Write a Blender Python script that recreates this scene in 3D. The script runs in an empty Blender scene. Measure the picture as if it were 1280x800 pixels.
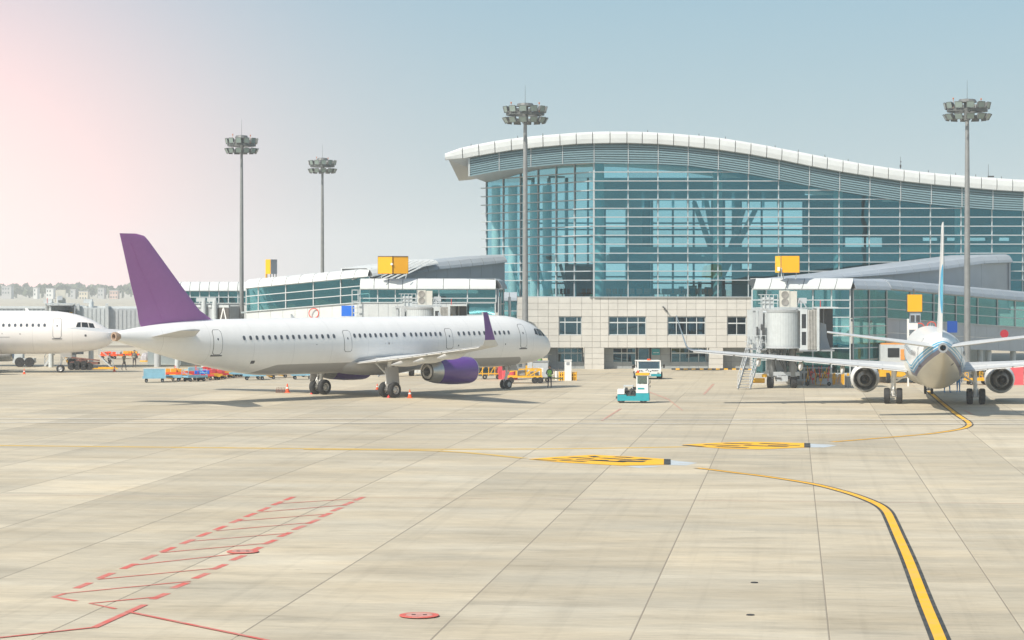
import bpy, math, random
from mathutils import Matrix, Vector
random.seed(7)
SC = bpy.context.scene
COL = SC.collection
R = math.radians
PI = math.pi

# ------------------------------------------------------------------ camera
H = 8.15            # eye height above the apron
F = 2900.0          # focal length in pixels of a 1280 wide frame
cam_d = bpy.data.cameras.new('camera')
cam = bpy.data.objects.new('camera', cam_d)
COL.objects.link(cam)
cam.location = (0, 0, H)
cam.rotation_euler = (R(90), 0, 0)
cam_d.sensor_width = 36
cam_d.lens = 36 * F / 1280
cam_d.shift_y = -40 / 1280
cam_d.clip_start = 1
cam_d.clip_end = 20000
SC.camera = cam

# ------------------------------------------------------------------ light
SC.render.engine = 'CYCLES'
SUN_DIR = Vector((0.62, 0.60, -0.86)).normalized()      # the way the light travels
sun_el = math.asin(-SUN_DIR.z)
sun_rot = math.atan2(-SUN_DIR.x, -SUN_DIR.y)
sd = bpy.data.lights.new('sun', 'SUN')
sd.energy = 4.3
sd.angle = R(0.5)
sd.color = (1.0, 0.93, 0.82)
so = bpy.data.objects.new('sun', sd)
COL.objects.link(so)
so.rotation_euler = SUN_DIR.to_track_quat('-Z', 'Y').to_euler()
so.location = (-60, -60, 90)

W = bpy.data.worlds.new('World')
SC.world = W
W.use_nodes = True
nt = W.node_tree
nt.nodes.clear()
def N(t, typ, **kw):
    n = t.nodes.new(typ)
    for k, v in kw.items():
        if k.startswith('i_'):
            n.inputs[k[2:]].default_value = v
        else:
            setattr(n, k, v)
    return n
def math_node(t, op, a, b=None, c=None, clamp=False):
    n = t.nodes.new('ShaderNodeMath'); n.operation = op; n.use_clamp = clamp
    for i, v in enumerate((a, b, c)):
        if v is None: continue
        if isinstance(v, (int, float)): n.inputs[i].default_value = v
        else: t.links.new(v, n.inputs[i])
    return n.outputs[0]
def mix_col(t, fac, a, b, bt='MIX'):
    n = t.nodes.new('ShaderNodeMix'); n.data_type = 'RGBA'; n.blend_type = bt
    for s, v in ((0, fac), (6, a), (7, b)):
        if isinstance(v, (int, float)): n.inputs[s].default_value = v
        elif isinstance(v, tuple): n.inputs[s].default_value = v if len(v) == 4 else (*v, 1)
        else: t.links.new(v, n.inputs[s])
    return n.outputs[2]
sky = N(nt, 'ShaderNodeTexSky', sky_type='NISHITA', sun_disc=False)
sky.sun_elevation = sun_el
sky.sun_rotation = sun_rot
sky.air_density = 1.0
sky.dust_density = 2.5
sky.altitude = 50
tc = N(nt, 'ShaderNodeTexCoord')
sep = N(nt, 'ShaderNodeSeparateXYZ')
nt.links.new(tc.outputs['Generated'], sep.inputs[0])
# milky humid air: the sky is paler and greyer towards the horizon all the way round
el = math_node(nt, 'MAXIMUM', sep.outputs['Z'], 0.0)
hz = math_node(nt, 'POWER', 2.718, math_node(nt, 'MULTIPLY', el, -2.2))
veil = mix_col(nt, math_node(nt, 'MULTIPLY', el, 7.0, clamp=True), (4.7, 5.5, 5.6), (2.6, 4.45, 5.5))
c1 = mix_col(nt, math_node(nt, 'MULTIPLY', hz, 0.97), sky.outputs[0], veil)
# pinkish lens-flare glow painted into the sky, brightest just beyond the left edge
vn = N(nt, 'ShaderNodeVectorMath', operation='DOT_PRODUCT')
wd = Vector((-0.275, 0.961, -0.012)).normalized()
vn.inputs[1].default_value = wd
nt.links.new(tc.outputs['Generated'], vn.inputs[0])
warm = math_node(nt, 'POWER', math_node(nt, 'MAXIMUM', vn.outputs['Value'], 0.0), 95.0)
warm = math_node(nt, 'MULTIPLY', warm, 0.95)
c2 = mix_col(nt, warm, c1, (14.0, 8.3, 7.6))
bg = N(nt, 'ShaderNodeBackground', i_Strength=0.1)
out = N(nt, 'ShaderNodeOutputWorld')
nt.links.new(c2, bg.inputs['Color'])
nt.links.new(bg.outputs[0], out.inputs['Surface'])
SC.view_settings.view_transform = 'Standard'
SC.view_settings.look = 'None'
SC.view_settings.exposure = 0.28
SC.view_settings.gamma = 1.0
SC.cycles.max_bounces = 8
SC.cycles.volume_bounces = 2
SC.cycles.transparent_max_bounces = 24

# ------------------------------------------------------------------ helpers
def PX(x, d): return (x - 640) * d / F
def PZ(y, d): return H + (360 - y) * d / F
def PT(x, y, d): return (PX(x, d), d, PZ(y, d))
def G(x, y, z=0.0):
    d = F * (H - z) / (y - 360)
    return (PX(x, d), d)

MATS = {}
def mat(name, col, rough=0.6, metal=0.0, var=0.08, scale=3.0, bump=0.0, coat=0.0, emit=None):
    if name in MATS: return MATS[name]
    m = bpy.data.materials.new(name); m.use_nodes = True
    t = m.node_tree; b = t.nodes['Principled BSDF']
    b.inputs['Roughness'].default_value = rough
    b.inputs['Metallic'].default_value = metal
    b.inputs['Coat Weight'].default_value = coat
    if var > 0:
        g = N(t, 'ShaderNodeNewGeometry')
        n = N(t, 'ShaderNodeTexNoise', i_Scale=scale, i_Detail=5.0, i_Roughness=0.6)
        t.links.new(g.outputs['Position'], n.inputs['Vector'])
        r = N(t, 'ShaderNodeMapRange')
        r.inputs['From Min'].default_value = 0.3; r.inputs['From Max'].default_value = 0.7
        r.inputs['To Min'].default_value = 1 - var; r.inputs['To Max'].default_value = 1 + var
        t.links.new(n.outputs['Fac'], r.inputs['Value'])
        oi = N(t, 'ShaderNodeObjectInfo')
        rr = math_node(t, 'MULTIPLY_ADD', oi.outputs['Random'], var * 0.9, 1 - var * 0.45)
        v = math_node(t, 'MULTIPLY', r.outputs[0], rr)
        c = N(t, 'ShaderNodeVectorMath', operation='SCALE')
        c.inputs[0].default_value = col
        t.links.new(v, c.inputs['Scale'])
        t.links.new(c.outputs[0], b.inputs['Base Color'])
        if bump:
            bp = N(t, 'ShaderNodeBump', i_Strength=bump, i_Distance=0.02)
            t.links.new(n.outputs['Fac'], bp.inputs['Height'])
            t.links.new(bp.outputs[0], b.inputs['Normal'])
    else:
        b.inputs['Base Color'].default_value = (*col, 1)
    if emit:
        b.inputs['Emission Color'].default_value = (*col, 1)
        b.inputs['Emission Strength'].default_value = emit
    MATS[name] = m
    return m

def glass_mat(name, tint, refl=0.10, rough=0.0, tintrefl=(0.9, 1.0, 1.0)):
    if name in MATS: return MATS[name]
    m = bpy.data.materials.new(name); m.use_nodes = True
    t = m.node_tree; t.nodes.clear()
    o = N(t, 'ShaderNodeOutputMaterial')
    tr = N(t, 'ShaderNodeBsdfTransparent'); oi = N(t, 'ShaderNodeObjectInfo')
    t.links.new(mix_col(t, oi.outputs['Random'], tuple(c*.88 for c in tint), tuple(min(1, c*1.05) for c in tint)), tr.inputs[0])
    gl = N(t, 'ShaderNodeBsdfGlossy', i_Roughness=rough); gl.inputs[0].default_value = (*tintrefl, 1)
    g = N(t, 'ShaderNodeNewGeometry')
    dt = N(t, 'ShaderNodeVectorMath', operation='DOT_PRODUCT')
    t.links.new(g.outputs['Incoming'], dt.inputs[0]); t.links.new(g.outputs['Normal'], dt.inputs[1])
    sch = math_node(t, 'POWER', math_node(t, 'SUBTRACT', 1.0, math_node(t, 'ABSOLUTE', dt.outputs['Value']), clamp=True), 5.0)
    f = math_node(t, 'ADD', math_node(t, 'MULTIPLY_ADD', sch, .9, .03), refl, clamp=True)
    # panes are never perfectly flat
    nz = N(t, 'ShaderNodeTexNoise', i_Scale=0.35, i_Detail=1.0)
    t.links.new(g.outputs['Position'], nz.inputs['Vector'])
    bp = N(t, 'ShaderNodeBump', i_Strength=0.25, i_Distance=0.06)
    t.links.new(nz.outputs['Fac'], bp.inputs['Height']); t.links.new(bp.outputs[0], gl.inputs['Normal'])
    mx = N(t, 'ShaderNodeMixShader')
    t.links.new(f, mx.inputs[0]); t.links.new(tr.outputs[0], mx.inputs[1]); t.links.new(gl.outputs[0], mx.inputs[2])
    t.links.new(mx.outputs[0], o.inputs[0])
    MATS[name] = m
    return m

class MB:
    def __init__(s): s.v = []; s.f = []; s.mi = []; s.cur = 0
    def add(s, vs, fs):
        o = len(s.v); s.v += [tuple(v) for v in vs]
        for f in fs: s.f.append(tuple(i + o for i in f)); s.mi.append(s.cur)
        return s
    def box(s, x0, x1, y0, y1, z0, z1):
        return s.add([(x0,y0,z0),(x1,y0,z0),(x1,y1,z0),(x0,y1,z0),(x0,y0,z1),(x1,y0,z1),(x1,y1,z1),(x0,y1,z1)],
                     [(0,3,2,1),(4,5,6,7),(0,1,5,4),(1,2,6,5),(2,3,7,6),(3,0,4,7)])
    def cbox(s, c, sz, rz=0.0, rx=0.0, ry=0.0):
        M = Matrix.Translation(c) @ Matrix.Rotation(rz, 4, 'Z') @ Matrix.Rotation(rx, 4, 'X') @ Matrix.Rotation(ry, 4, 'Y')
        a, b, d = sz[0]/2, sz[1]/2, sz[2]/2
        vs = [M @ Vector(p) for p in ((-a,-b,-d),(a,-b,-d),(a,b,-d),(-a,b,-d),(-a,-b,d),(a,-b,d),(a,b,d),(-a,b,d))]
        return s.add(vs, [(0,3,2,1),(4,5,6,7),(0,1,5,4),(1,2,6,5),(2,3,7,6),(3,0,4,7)])
    def bar(s, p, q, w, h=None, up=(0,0,1)):
        """a rectangular bar from p to q, w wide and h high"""
        h = h or w
        p = Vector(p); q = Vector(q); d = (q - p)
        if d.length < 1e-6: return s
        d.normalize(); u = Vector(up)
        if abs(d.dot(u)) > 0.99: u = Vector((0, 1, 0))
        r = d.cross(u).normalized(); u = r.cross(d).normalized()
        r *= w/2; u *= h/2
        vs = [p-r-u, p+r-u, p+r+u, p-r+u, q-r-u, q+r-u, q+r+u, q-r+u]
        return s.add(vs, [(0,1,2,3),(7,6,5,4),(0,4,5,1),(1,5,6,2),(2,6,7,3),(3,7,4,0)])
    def cyl(s, p, q, r0, r1=None, n=12, cap=True):
        r1 = r0 if r1 is None else r1
        p = Vector(p); q = Vector(q); d = (q - p).normalized()
        u = Vector((0,0,1)) if abs(d.z) < 0.9 else Vector((1,0,0))
        a = d.cross(u).normalized(); b = d.cross(a).normalized()
        vs = []
        for c, r in ((p, r0), (q, r1)):
            for i in range(n):
                t = 2*PI*i/n
                vs.append(c + a*(r*math.cos(t)) + b*(r*math.sin(t)))
        fs = [(i, (i+1) % n, n+(i+1) % n, n+i) for i in range(n)]
        if cap: fs += [tuple(range(n-1, -1, -1)), tuple(range(n, 2*n))]
        return s.add(vs, fs)
    def tube(s, pts, r, n=8):
        for a, b in zip(pts[:-1], pts[1:]): s.cyl(a, b, r, r, n)
        return s
    def loft(s, rings, cap0=True, cap1=True, closed=True):
        n = len(rings[0]); o = len(s.v)
        s.v += [tuple(p) for r in rings for p in r]
        for k in range(len(rings)-1):
            for i in range(n if closed else n-1):
                j = (i+1) % n
                s.f.append((o+k*n+i, o+k*n+j, o+(k+1)*n+j, o+(k+1)*n+i)); s.mi.append(s.cur)
        if cap0: s.f.append(tuple(o+i for i in range(n-1, -1, -1))); s.mi.append(s.cur)
        if cap1: s.f.append(tuple(o+(len(rings)-1)*n+i for i in range(n))); s.mi.append(s.cur)
        return s
    def lathe(s, prof, axis='x', c=(0,0,0), n=24, cap0=False, cap1=False):
        rings = []
        for t, r in prof:
            ring = []
            for i in range(n):
                a = 2*PI*i/n
                if axis == 'x': ring.append((c[0]+t, c[1]+r*math.cos(a), c[2]+r*math.sin(a)))
                elif axis == 'y': ring.append((c[0]+r*math.cos(a), c[1]+t, c[2]+r*math.sin(a)))
                else: ring.append((c[0]+r*math.cos(a), c[1]+r*math.sin(a), c[2]+t))
            rings.append(ring)
        return s.loft(rings, cap0, cap1)
    def prism(s, poly, h0, h1, axis='z'):
        n = len(poly)
        def m(p, h): return (p[0], p[1], h) if axis == 'z' else ((p[0], h, p[1]) if axis == 'y' else (h, p[0], p[1]))
        return s.add([m(p, h0) for p in poly] + [m(p, h1) for p in poly],
                     [tuple(range(n-1, -1, -1)), tuple(range(n, 2*n))] + [(i, (i+1) % n, n+(i+1) % n, n+i) for i in range(n)])
    def mesh(s, name, mats):
        me = bpy.data.meshes.new(name)
        me.from_pydata(s.v, [], s.f)
        ml = mats if isinstance(mats, (list, tuple)) else [mats]
        for m in ml: me.materials.append(m)
        if len(ml) > 1: me.polygons.foreach_set('material_index', s.mi)
        return me
    def build(s, name, mats, parent=None, smooth=False, world=False, label=None):
        if world and parent is not None:
            M = ROOTM.get(parent.name, Matrix.Identity(4)).inverted()
            s.v = [tuple(M @ Vector(v)) for v in s.v]
        me = s.mesh(name, mats)
        import bmesh
        bm = bmesh.new(); bm.from_mesh(me)
        bmesh.ops.recalc_face_normals(bm, faces=bm.faces)
        bm.to_mesh(me); bm.free()
        if smooth:
            me.polygons.foreach_set('use_smooth', [True]*len(me.polygons))
            try: me.set_sharp_from_angle(angle=R(smooth if smooth is not True else 40))
            except Exception: pass
        o = bpy.data.objects.new(name, me); COL.objects.link(o)
        if parent is not None:
            o.parent = parent
            if parent.name in ROOTM: ROOTM[o.name] = ROOTM[parent.name]
        if label: o['label'] = label
        return o
ROOTM = {}
def thing(name, label, cat, loc=(0,0,0), rz=0.0, group=None):
    o = bpy.data.objects.new(name, None); COL.objects.link(o)
    o.location = loc; o.rotation_euler = (0, 0, rz)
    o['label'] = label; o['category'] = cat
    if group: o['group'] = group
    ROOTM[o.name] = Matrix.Translation(loc) @ Matrix.Rotation(rz, 4, 'Z')
    return o
def tag(o, label=None, cat=None, group=None, kind=None):
    for k, v in (('label', label), ('category', cat), ('group', group), ('kind', kind)):
        if v: o[k] = v
    return o
def struct(o, label=None): return tag(o, label=label, kind='structure')
def copy_tree(o, parent=None):
    c = o.copy(); COL.objects.link(c)
    if parent is not None: c.parent = parent
    for ch in o.children: copy_tree(ch, c)
    return c
def dup(o, loc, rz=0.0, label=None, scale=None):
    c = copy_tree(o); c.location = loc; c.rotation_euler = (0, 0, rz)
    if label: c['label'] = label
    if scale: c.scale = (scale,)*3
    return c
def inst(o, loc, parent=None, scale=None, name=None):
    c = o.copy(); COL.objects.link(c); c.location = loc
    if parent is not None: c.parent = parent
    if scale is not None: c.scale = scale
    return c

# ------------------------------------------------------------------ materials
M_white = mat('white_paint', (0.78, 0.78, 0.76), 0.45, var=0.05)
M_offw = mat('off_white_steel', (0.52, 0.56, 0.57), 0.5, var=0.07)
M_lgrey = mat('light_grey_steel', (0.45, 0.48, 0.50), 0.5, var=0.07)
M_grey = mat('grey_steel', (0.27, 0.29, 0.31), 0.5, var=0.08)
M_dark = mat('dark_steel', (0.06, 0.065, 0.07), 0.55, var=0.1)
M_black = mat('black_rubber', (0.022, 0.023, 0.025), 0.75, var=0.15)
M_galv = mat('galvanised_steel', (0.26, 0.27, 0.27), 0.45, metal=0.3, var=0.12, scale=1.5)
M_yellow = mat('yellow_sign_face', (0.90, 0.42, 0.001), 0.75, var=0.02)
M_yelp = mat('yellow_paint', (0.80, 0.43, 0.02), 0.5, var=0.1)
M_orange = mat('orange_plastic', (0.85, 0.10, 0.02), 0.5, var=0.05)
M_red = mat('red_paint', (0.62, 0.05, 0.05), 0.5, var=0.1)
M_coral = mat('coral_red_tarpaulin', (0.72, 0.10, 0.12), 0.7, var=0.15)
M_blue = mat('blue_sign_face', (0.01, 0.16, 0.72), 0.45, var=0.02)
M_lblue = mat('light_blue_paint', (0.22, 0.45, 0.58), 0.55, var=0.1)
M_teal = mat('teal_paint', (0.015, 0.31, 0.37), 0.45, var=0.08)
M_purple = mat('purple_paint', (0.115, 0.04, 0.26), 0.35, var=0.04, coat=0.3)
M_finp = mat('mauve_purple_paint', (0.36, 0.125, 0.36), 0.4, var=0.03, coat=0.2)
M_alu = mat('bare_aluminium', (0.62, 0.60, 0.56), 0.35, metal=0.85, var=0.1)
M_hot = mat('burnt_exhaust_metal', (0.16, 0.15, 0.14), 0.45, metal=0.7, var=0.2)
M_roofw = mat('white_roof_panel', (0.60, 0.63, 0.63), 0.5, var=0.06, scale=0.9)
M_clad = mat('blue_grey_shade_cladding', (0.36, 0.41, 0.46), 0.42, var=0.05, scale=0.8)  # shade of sun-averted roofs and walls mixed into its blue-grey; also plain grey panels
M_mull = mat('pale_mullion', (0.44, 0.49, 0.51), 0.42, metal=0.1, var=0.05)
M_frame = mat('white_window_frame', (0.55, 0.59, 0.60), 0.5, var=0.04)
M_conc = mat('pale_concrete', (0.50, 0.49, 0.46), 0.8, var=0.12, scale=1.2)
M_col = mat('interior_column', (0.62, 0.68, 0.66), 0.6, var=0.04)
M_int = mat('interior_wall', (0.34, 0.40, 0.42), 0.7, var=0.12, scale=0.4)
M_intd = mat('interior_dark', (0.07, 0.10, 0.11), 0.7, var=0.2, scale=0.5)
M_cpitw = mat('cockpit_glass', (0.02, 0.025, 0.03), 0.12, var=0.0)
M_cabw = mat('cabin_window_glass', (0.07, 0.08, 0.10), 0.2, var=0.25, scale=2.0)
M_seal = mat('door_seal', (0.09, 0.09, 0.10), 0.6, var=0.0)
M_glass = glass_mat('facade_glass', (0.68, 0.88, 0.91), 0.13, tintrefl=(.20, .66, .80))
M_glass2 = glass_mat('link_glass', (0.55, 0.78, 0.79), 0.17, tintrefl=(.28, .66, .72))
M_glassd = glass_mat('office_glass', (0.24, 0.40, 0.50), 0.13, tintrefl=(.30, .70, .95))
M_windscreen = glass_mat('vehicle_glass', (0.45, 0.60, 0.60), 0.15)
M_skin = mat('skin', (0.42, 0.24, 0.16), 0.6, var=0.03)
M_hair = mat('black_hair', (0.02, 0.018, 0.016), 0.6, var=0.1)
M_vest = mat('yellow_green_vest', (0.25, 0.62, 0.10), 0.7, var=0.06)
M_navy = mat('navy_cloth', (0.02, 0.03, 0.06), 0.8, var=0.1)
M_bluc = mat('blue_overall', (0.05, 0.25, 0.50), 0.8, var=0.1)
M_darkc = mat('dark_grey_cloth', (0.09, 0.08, 0.08), 0.8, var=0.1)
M_lamp = mat('floodlight_glass', (0.22, 0.28, 0.26), 0.2, var=0.1)

# ------------------------------------------------------------------ the apron
JA = math.atan2(351, F)                 # the joints run this much to the right of straight ahead
_p = Vector((*G(1037, 799), 0)); LANE0 = _p.x*math.cos(JA) - _p.y*math.sin(JA)
_p = Vector((*G(700, 622.5), 0)); ROW0 = _p.x*math.sin(JA) + _p.y*math.cos(JA)
def concrete(name, base, rnd):
    m = bpy.data.materials.new(name); m.use_nodes = True
    t = m.node_tree; b = t.nodes['Principled BSDF']
    b.inputs['Roughness'].default_value = 0.78
    g = N(t, 'ShaderNodeNewGeometry')
    mp = N(t, 'ShaderNodeMapping'); mp.inputs['Rotation'].default_value = (0, 0, JA)
    t.links.new(g.outputs['Position'], mp.inputs['Vector'])
    def noise(sx, sy, det, lo, hi, rough=0.6, f0=0.3, f1=0.7):
        m2 = N(t, 'ShaderNodeMapping'); m2.inputs['Scale'].default_value = (sx, sy, 1)
        t.links.new(mp.outputs[0], m2.inputs['Vector'])
        n = N(t, 'ShaderNodeTexNoise', i_Scale=1.0, i_Detail=det, i_Roughness=rough)
        t.links.new(m2.outputs[0], n.inputs['Vector'])
        r = N(t, 'ShaderNodeMapRange'); r.inputs['From Min'].default_value = f0; r.inputs['From Max'].default_value = f1
        r.inputs['To Min'].default_value = lo; r.inputs['To Max'].default_value = hi
        t.links.new(n.outputs['Fac'], r.inputs['Value'])
        return r.outputs[0], n.outputs['Fac']
    a, _ = noise(0.16, 0.45, 7, 0.84, 1.14, 0.62)            # broad worn patches
    bb, fine = noise(0.8, 6.0, 10, 0.78, 1.20, 0.82)    # broom marks drawn across the lanes
    c, _ = noise(0.05, 0.035, 3, 0.95, 1.05)          # slow tone drift
    dd, _ = noise(0.22, 0.9, 8, 0.74, 1.0, 0.75, 0.30, 0.46)   # dirt films
    k, _ = noise(1.3, 4.0, 3, 0.55, 1.0, 0.5, 0.20, 0.27)   # scattered rubber and oil spots
    ty, _ = noise(1.6, 0.03, 4, 0.90, 1.0, 0.6, 0.30, 0.46)   # faint tyre tracks along the lanes
    k = math_node(t, 'MULTIPLY', k, ty)
    oi = N(t, 'ShaderNodeObjectInfo')
    rr = math_node(t, 'MULTIPLY_ADD', math_node(t, 'POWER', oi.outputs['Random'], 1.6), rnd, 1 - rnd*.4)
    sx = N(t, 'ShaderNodeSeparateXYZ'); t.links.new(mp.outputs[0], sx.inputs[0])
    lane = math_node(t, 'FLOOR', math_node(t, 'DIVIDE', math_node(t, 'SUBTRACT', sx.outputs['X'], LANE0), 4.585))
    batch = math_node(t, 'FLOOR', math_node(t, 'ADD', math_node(t, 'DIVIDE', math_node(t, 'SUBTRACT', sx.outputs['Y'], ROW0), 18.3), math_node(t, 'MULTIPLY', lane, .37)))
    cv = N(t, 'ShaderNodeCombineXYZ'); t.links.new(lane, cv.inputs[0]); t.links.new(batch, cv.inputs[1])
    wn = N(t, 'ShaderNodeTexWhiteNoise', noise_dimensions='2D'); t.links.new(cv.outputs[0], wn.inputs['Vector'])
    rr = math_node(t, 'MULTIPLY', rr, math_node(t, 'MULTIPLY_ADD', wn.outputs['Value'], .15, .93))   # pours of slightly different cement
    v = math_node(t, 'MULTIPLY', math_node(t, 'MULTIPLY', a, bb), math_node(t, 'MULTIPLY', c, rr))
    v = math_node(t, 'MULTIPLY', v, math_node(t, 'MULTIPLY', dd, k))
    tint, _ = noise(0.12, 0.3, 4, 0.0, 1.0)
    colr = mix_col(t, tint, base, (base[0]*1.03, base[1]*0.97, base[2]*0.88))
    s = N(t, 'ShaderNodeVectorMath', operation='SCALE')
    t.links.new(colr, s.inputs[0]); t.links.new(v, s.inputs['Scale'])
    t.links.new(s.outputs[0], b.inputs['Base Color'])
    bp = N(t, 'ShaderNodeBump', i_Strength=0.25, i_Distance=0.01)
    t.links.new(fine, bp.inputs['Height']); t.links.new(bp.outputs[0], b.inputs['Normal'])
    return m
CB = (0.468, 0.426, 0.335)
M_slab = concrete('apron_concrete', CB, 0.17)
M_joint = mat('joint_filler', (0.26, 0.225, 0.175), 0.9, var=0.1)
g = MB(); g.box(-6000, 6000, -300, 9000, -1.0, -0.06)
struct(g.build('ground', [concrete('far_ground', (0.44, 0.42, 0.35), 0.0)]))
g = MB(); g.box(-75, 95, 20, 330, -0.06, -0.006)
apron = struct(g.build('apron', [M_joint]))
u = Vector((math.sin(JA), math.cos(JA), 0)); w_ = Vector((math.cos(JA), -math.sin(JA), 0))
SLW, SLL = 4.585, 6.1
# one joint passes through the ground point seen at (1037, 799)
p0 = Vector((*G(1037, 799), 0))
o_w = p0.dot(w_); o_u = Vector((*G(700, 622.5), 0)).dot(u)
slab_m = MB(); gap = 0.008
hw, hl = SLW/2 - gap, SLL/2 - gap/3
slab_m.add([(-hw+.02,-hl,0),(hw-.02,-hl,0),(hw-.02,hl,0),(-hw+.02,hl,0),(-hw,-hl,-.012),(hw,-hl,-.012),(hw,hl,-.012),(-hw,hl,-.012),
            (-hw,-hl,-.05),(hw,-hl,-.05),(hw,hl,-.05),(-hw,hl,-.05)],
           [(0,1,2,3),(4,5,1,0),(5,6,2,1),(6,7,3,2),(7,4,0,3),(8,9,5,4),(9,10,6,5),(10,11,7,6),(11,8,4,7)])
slab_me = slab_m.mesh('slab', [M_slab])
cells = []
for i in range(-24, 26):
    for j in range(-14, 44):
        c = w_*(o_w + (i+.5)*SLW) + u*(o_u + (j+.5)*SLL)
        if c.y < 44 or c.y > 320: continue
        px = 640 + F*c.x/c.y
        vis = -150 < px < 1430 and 52 < c.y < 250
        cells.append((c.y if vis else 1e4 + c.y, c))
cells.sort(key=lambda q: q[0])
rest = MB()
for k, (_, c) in enumerate(cells):
    if k < 298:
        o = bpy.data.objects.new('slab', slab_me); COL.objects.link(o)
        o.location = c; o.rotation_euler = (0, 0, -JA); o.parent = apron
    else:
        q = [c + w_*(sx*hw) + u*(sy*hl) for sx, sy in ((-1,-1),(1,-1),(1,1),(-1,1))]
        rest.add([(p.x, p.y, 0) for p in q] + [(p.x, p.y, -.05) for p in q], [(0,1,2,3),(4,5,1,0),(5,6,2,1),(6,7,3,2),(7,4,0,3)])
o = rest.build('slab_field', [M_slab], apron); o['kind'] = 'stuff'

# painted markings, each a sheet a few millimetres above the slabs
def paint_mat(name, col, wear=0.25):
    m = bpy.data.materials.new(name); m.use_nodes = True
    t = m.node_tree; b = t.nodes['Principled BSDF']; b.inputs['Roughness'].default_value = 0.7
    g = N(t, 'ShaderNodeNewGeometry'); n = N(t, 'ShaderNodeTexNoise', i_Scale=1.2, i_Detail=8.0, i_Roughness=0.7)
    t.links.new(g.outputs['Position'], n.inputs['Vector'])
    r = N(t, 'ShaderNodeMapRange'); r.inputs['From Min'].default_value = .42; r.inputs['From Max'].default_value = .75
    r.inputs['To Max'].default_value = wear * 2
    t.links.new(n.outputs['Fac'], r.inputs['Value'])
    t.links.new(mix_col(t, r.outputs[0], col, (0.42, 0.38, 0.31)), b.inputs['Base Color'])
    return m
MP_y = paint_mat('yellow_line_paint', (0.86, 0.45, 0.003), 0.20)
MP_yw = paint_mat('worn_yellow_line_paint', (0.62, 0.40, 0.07), 0.3)
MP_k = paint_mat('black_line_paint', (0.03, 0.034, 0.034), 0.10)
MP_yb = paint_mat('board_yellow_paint', (0.86, 0.46, 0.004), 0.06)
MP_r = paint_mat('red_line_paint', (0.60, 0.11, 0.085), 0.34)
MP_rw = paint_mat('worn_red_line_paint', (0.52, 0.26, 0.19), 0.6)
MP_w = paint_mat('white_line_paint', (0.74, 0.72, 0.66), 0.4)
MP_b = paint_mat('pale_blue_patch_paint', (0.48, 0.55, 0.60), 0.4)
def smooth_pts(pts, n=6):
    out = []
    P = [pts[0]] + pts + [pts[-1]]
    for i in range(1, len(P)-2):
        p0, p1, p2, p3 = [Vector(P[i+k]) for k in (-1, 0, 1, 2)]
        for k in range(n):
            t = k/n
            out.append(0.5*((2*p1) + (-p0+p2)*t + (2*p0-5*p1+4*p2-p3)*t*t + (-p0+3*p1-3*p2+p3)*t**3))
    out.append(Vector(pts[-1]))
    return out
def ribbon(mb, pts, w, z, off=0.0):
    pts = [Vector(p).to_2d() if len(p) > 2 else Vector(p) for p in pts]
    L = []
    for i, p in enumerate(pts):
        a = pts[max(0, i-1)]; b = pts[min(len(pts)-1, i+1)]
        d = (b-a).normalized(); n = Vector((-d.y, d.x))
        L.append((p + n*(off+w/2), p + n*(off-w/2)))
    vs = []
    for a, b in L: vs += [(a.x, a.y, z), (b.x, b.y, z)]
    mb.add(vs, [(2*i, 2*i+1, 2*i+3, 2*i+2) for i in range(len(L)-1)])
def seg(mb, a, b, w, z=0.006): ribbon(mb, [a, b], w, z)
Z1, Z2 = 0.005, 0.009
near = [G(*p) for p in ((1186,830),(1175.2,799),(1156,752),(1136,700),(1122,668),(1114,650),(1108,639),(1098,631),(1080,623),(1056,615),(1016,605),(960,596),(920,591),(872,585))]
far_ = [G(*p) for p in ((1161,489),(1178,504),(1196,518),(1211,528.5),(1208,534),(1192,538),(1160,542.5),(1120,546),(1040,552.5))]
for nm, pts in (('taxi_line', near), ('taxi_line', far_)):
    sp = smooth_pts(pts, 8)
    kb = MB(); ribbon(kb, sp, 0.50, Z1); yb = MB(); ribbon(yb, sp, 0.28, Z2)
    a = struct(kb.build('taxi_line_border', [MP_k])); struct(yb.build('taxi_line', [MP_y]))
wb = MB()
ribbon(wb, smooth_pts([G(*p) for p in ((-40,556.5),(200,559),(480,561.5),(700,561),(860,558.5))], 4), 0.60, Z1)
ribbon(wb, smooth_pts([G(*p) for p in ((380,561.7),(550,564),(655,573))], 4), 0.50, Z2+.004)
struct(wb.build('worn_taxi_line', [MP_yw]))
def board(pts, strokes):
    yb = MB(); P = [G(*p) for p in pts]
    yb.add([(x, y, Z1+.009) for x, y in P], [tuple(range(len(P)))])
    struct(yb.build('painted_stand_board', [MP_yb]))
    kb = MB()
    for a, b, wd in strokes: ribbon(kb, [G(*a), G(*b)], wd*1.05, Z2+.010)
    struct(kb.build('painted_stand_lettering', [MP_k]))
board([(660,574.2),(700,571.0),(741,568.8),(790,571),(834,574.2),(834,581),(776,582.2),(705,578.4)],
      [((690,573.6),(715,574.6),.35),((712,571.9),(741,573.6),.4),((738,571.3),(748,571.1),.9),((752,572.8),(792,575.4),.4),((740,575.6),(782,578.0),.45),
       ((700,575.7),(732,577.6),.35),((772,576.6),(806,577.4),.8),((796,574.3),(811,575.2),.7),((720,575.0),(760,576.0),.4),((834,574.2),(834,581),.3),((768,571.3),(790,572.5),.4),((668,574.6),(696,576.2),.25)])
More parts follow.
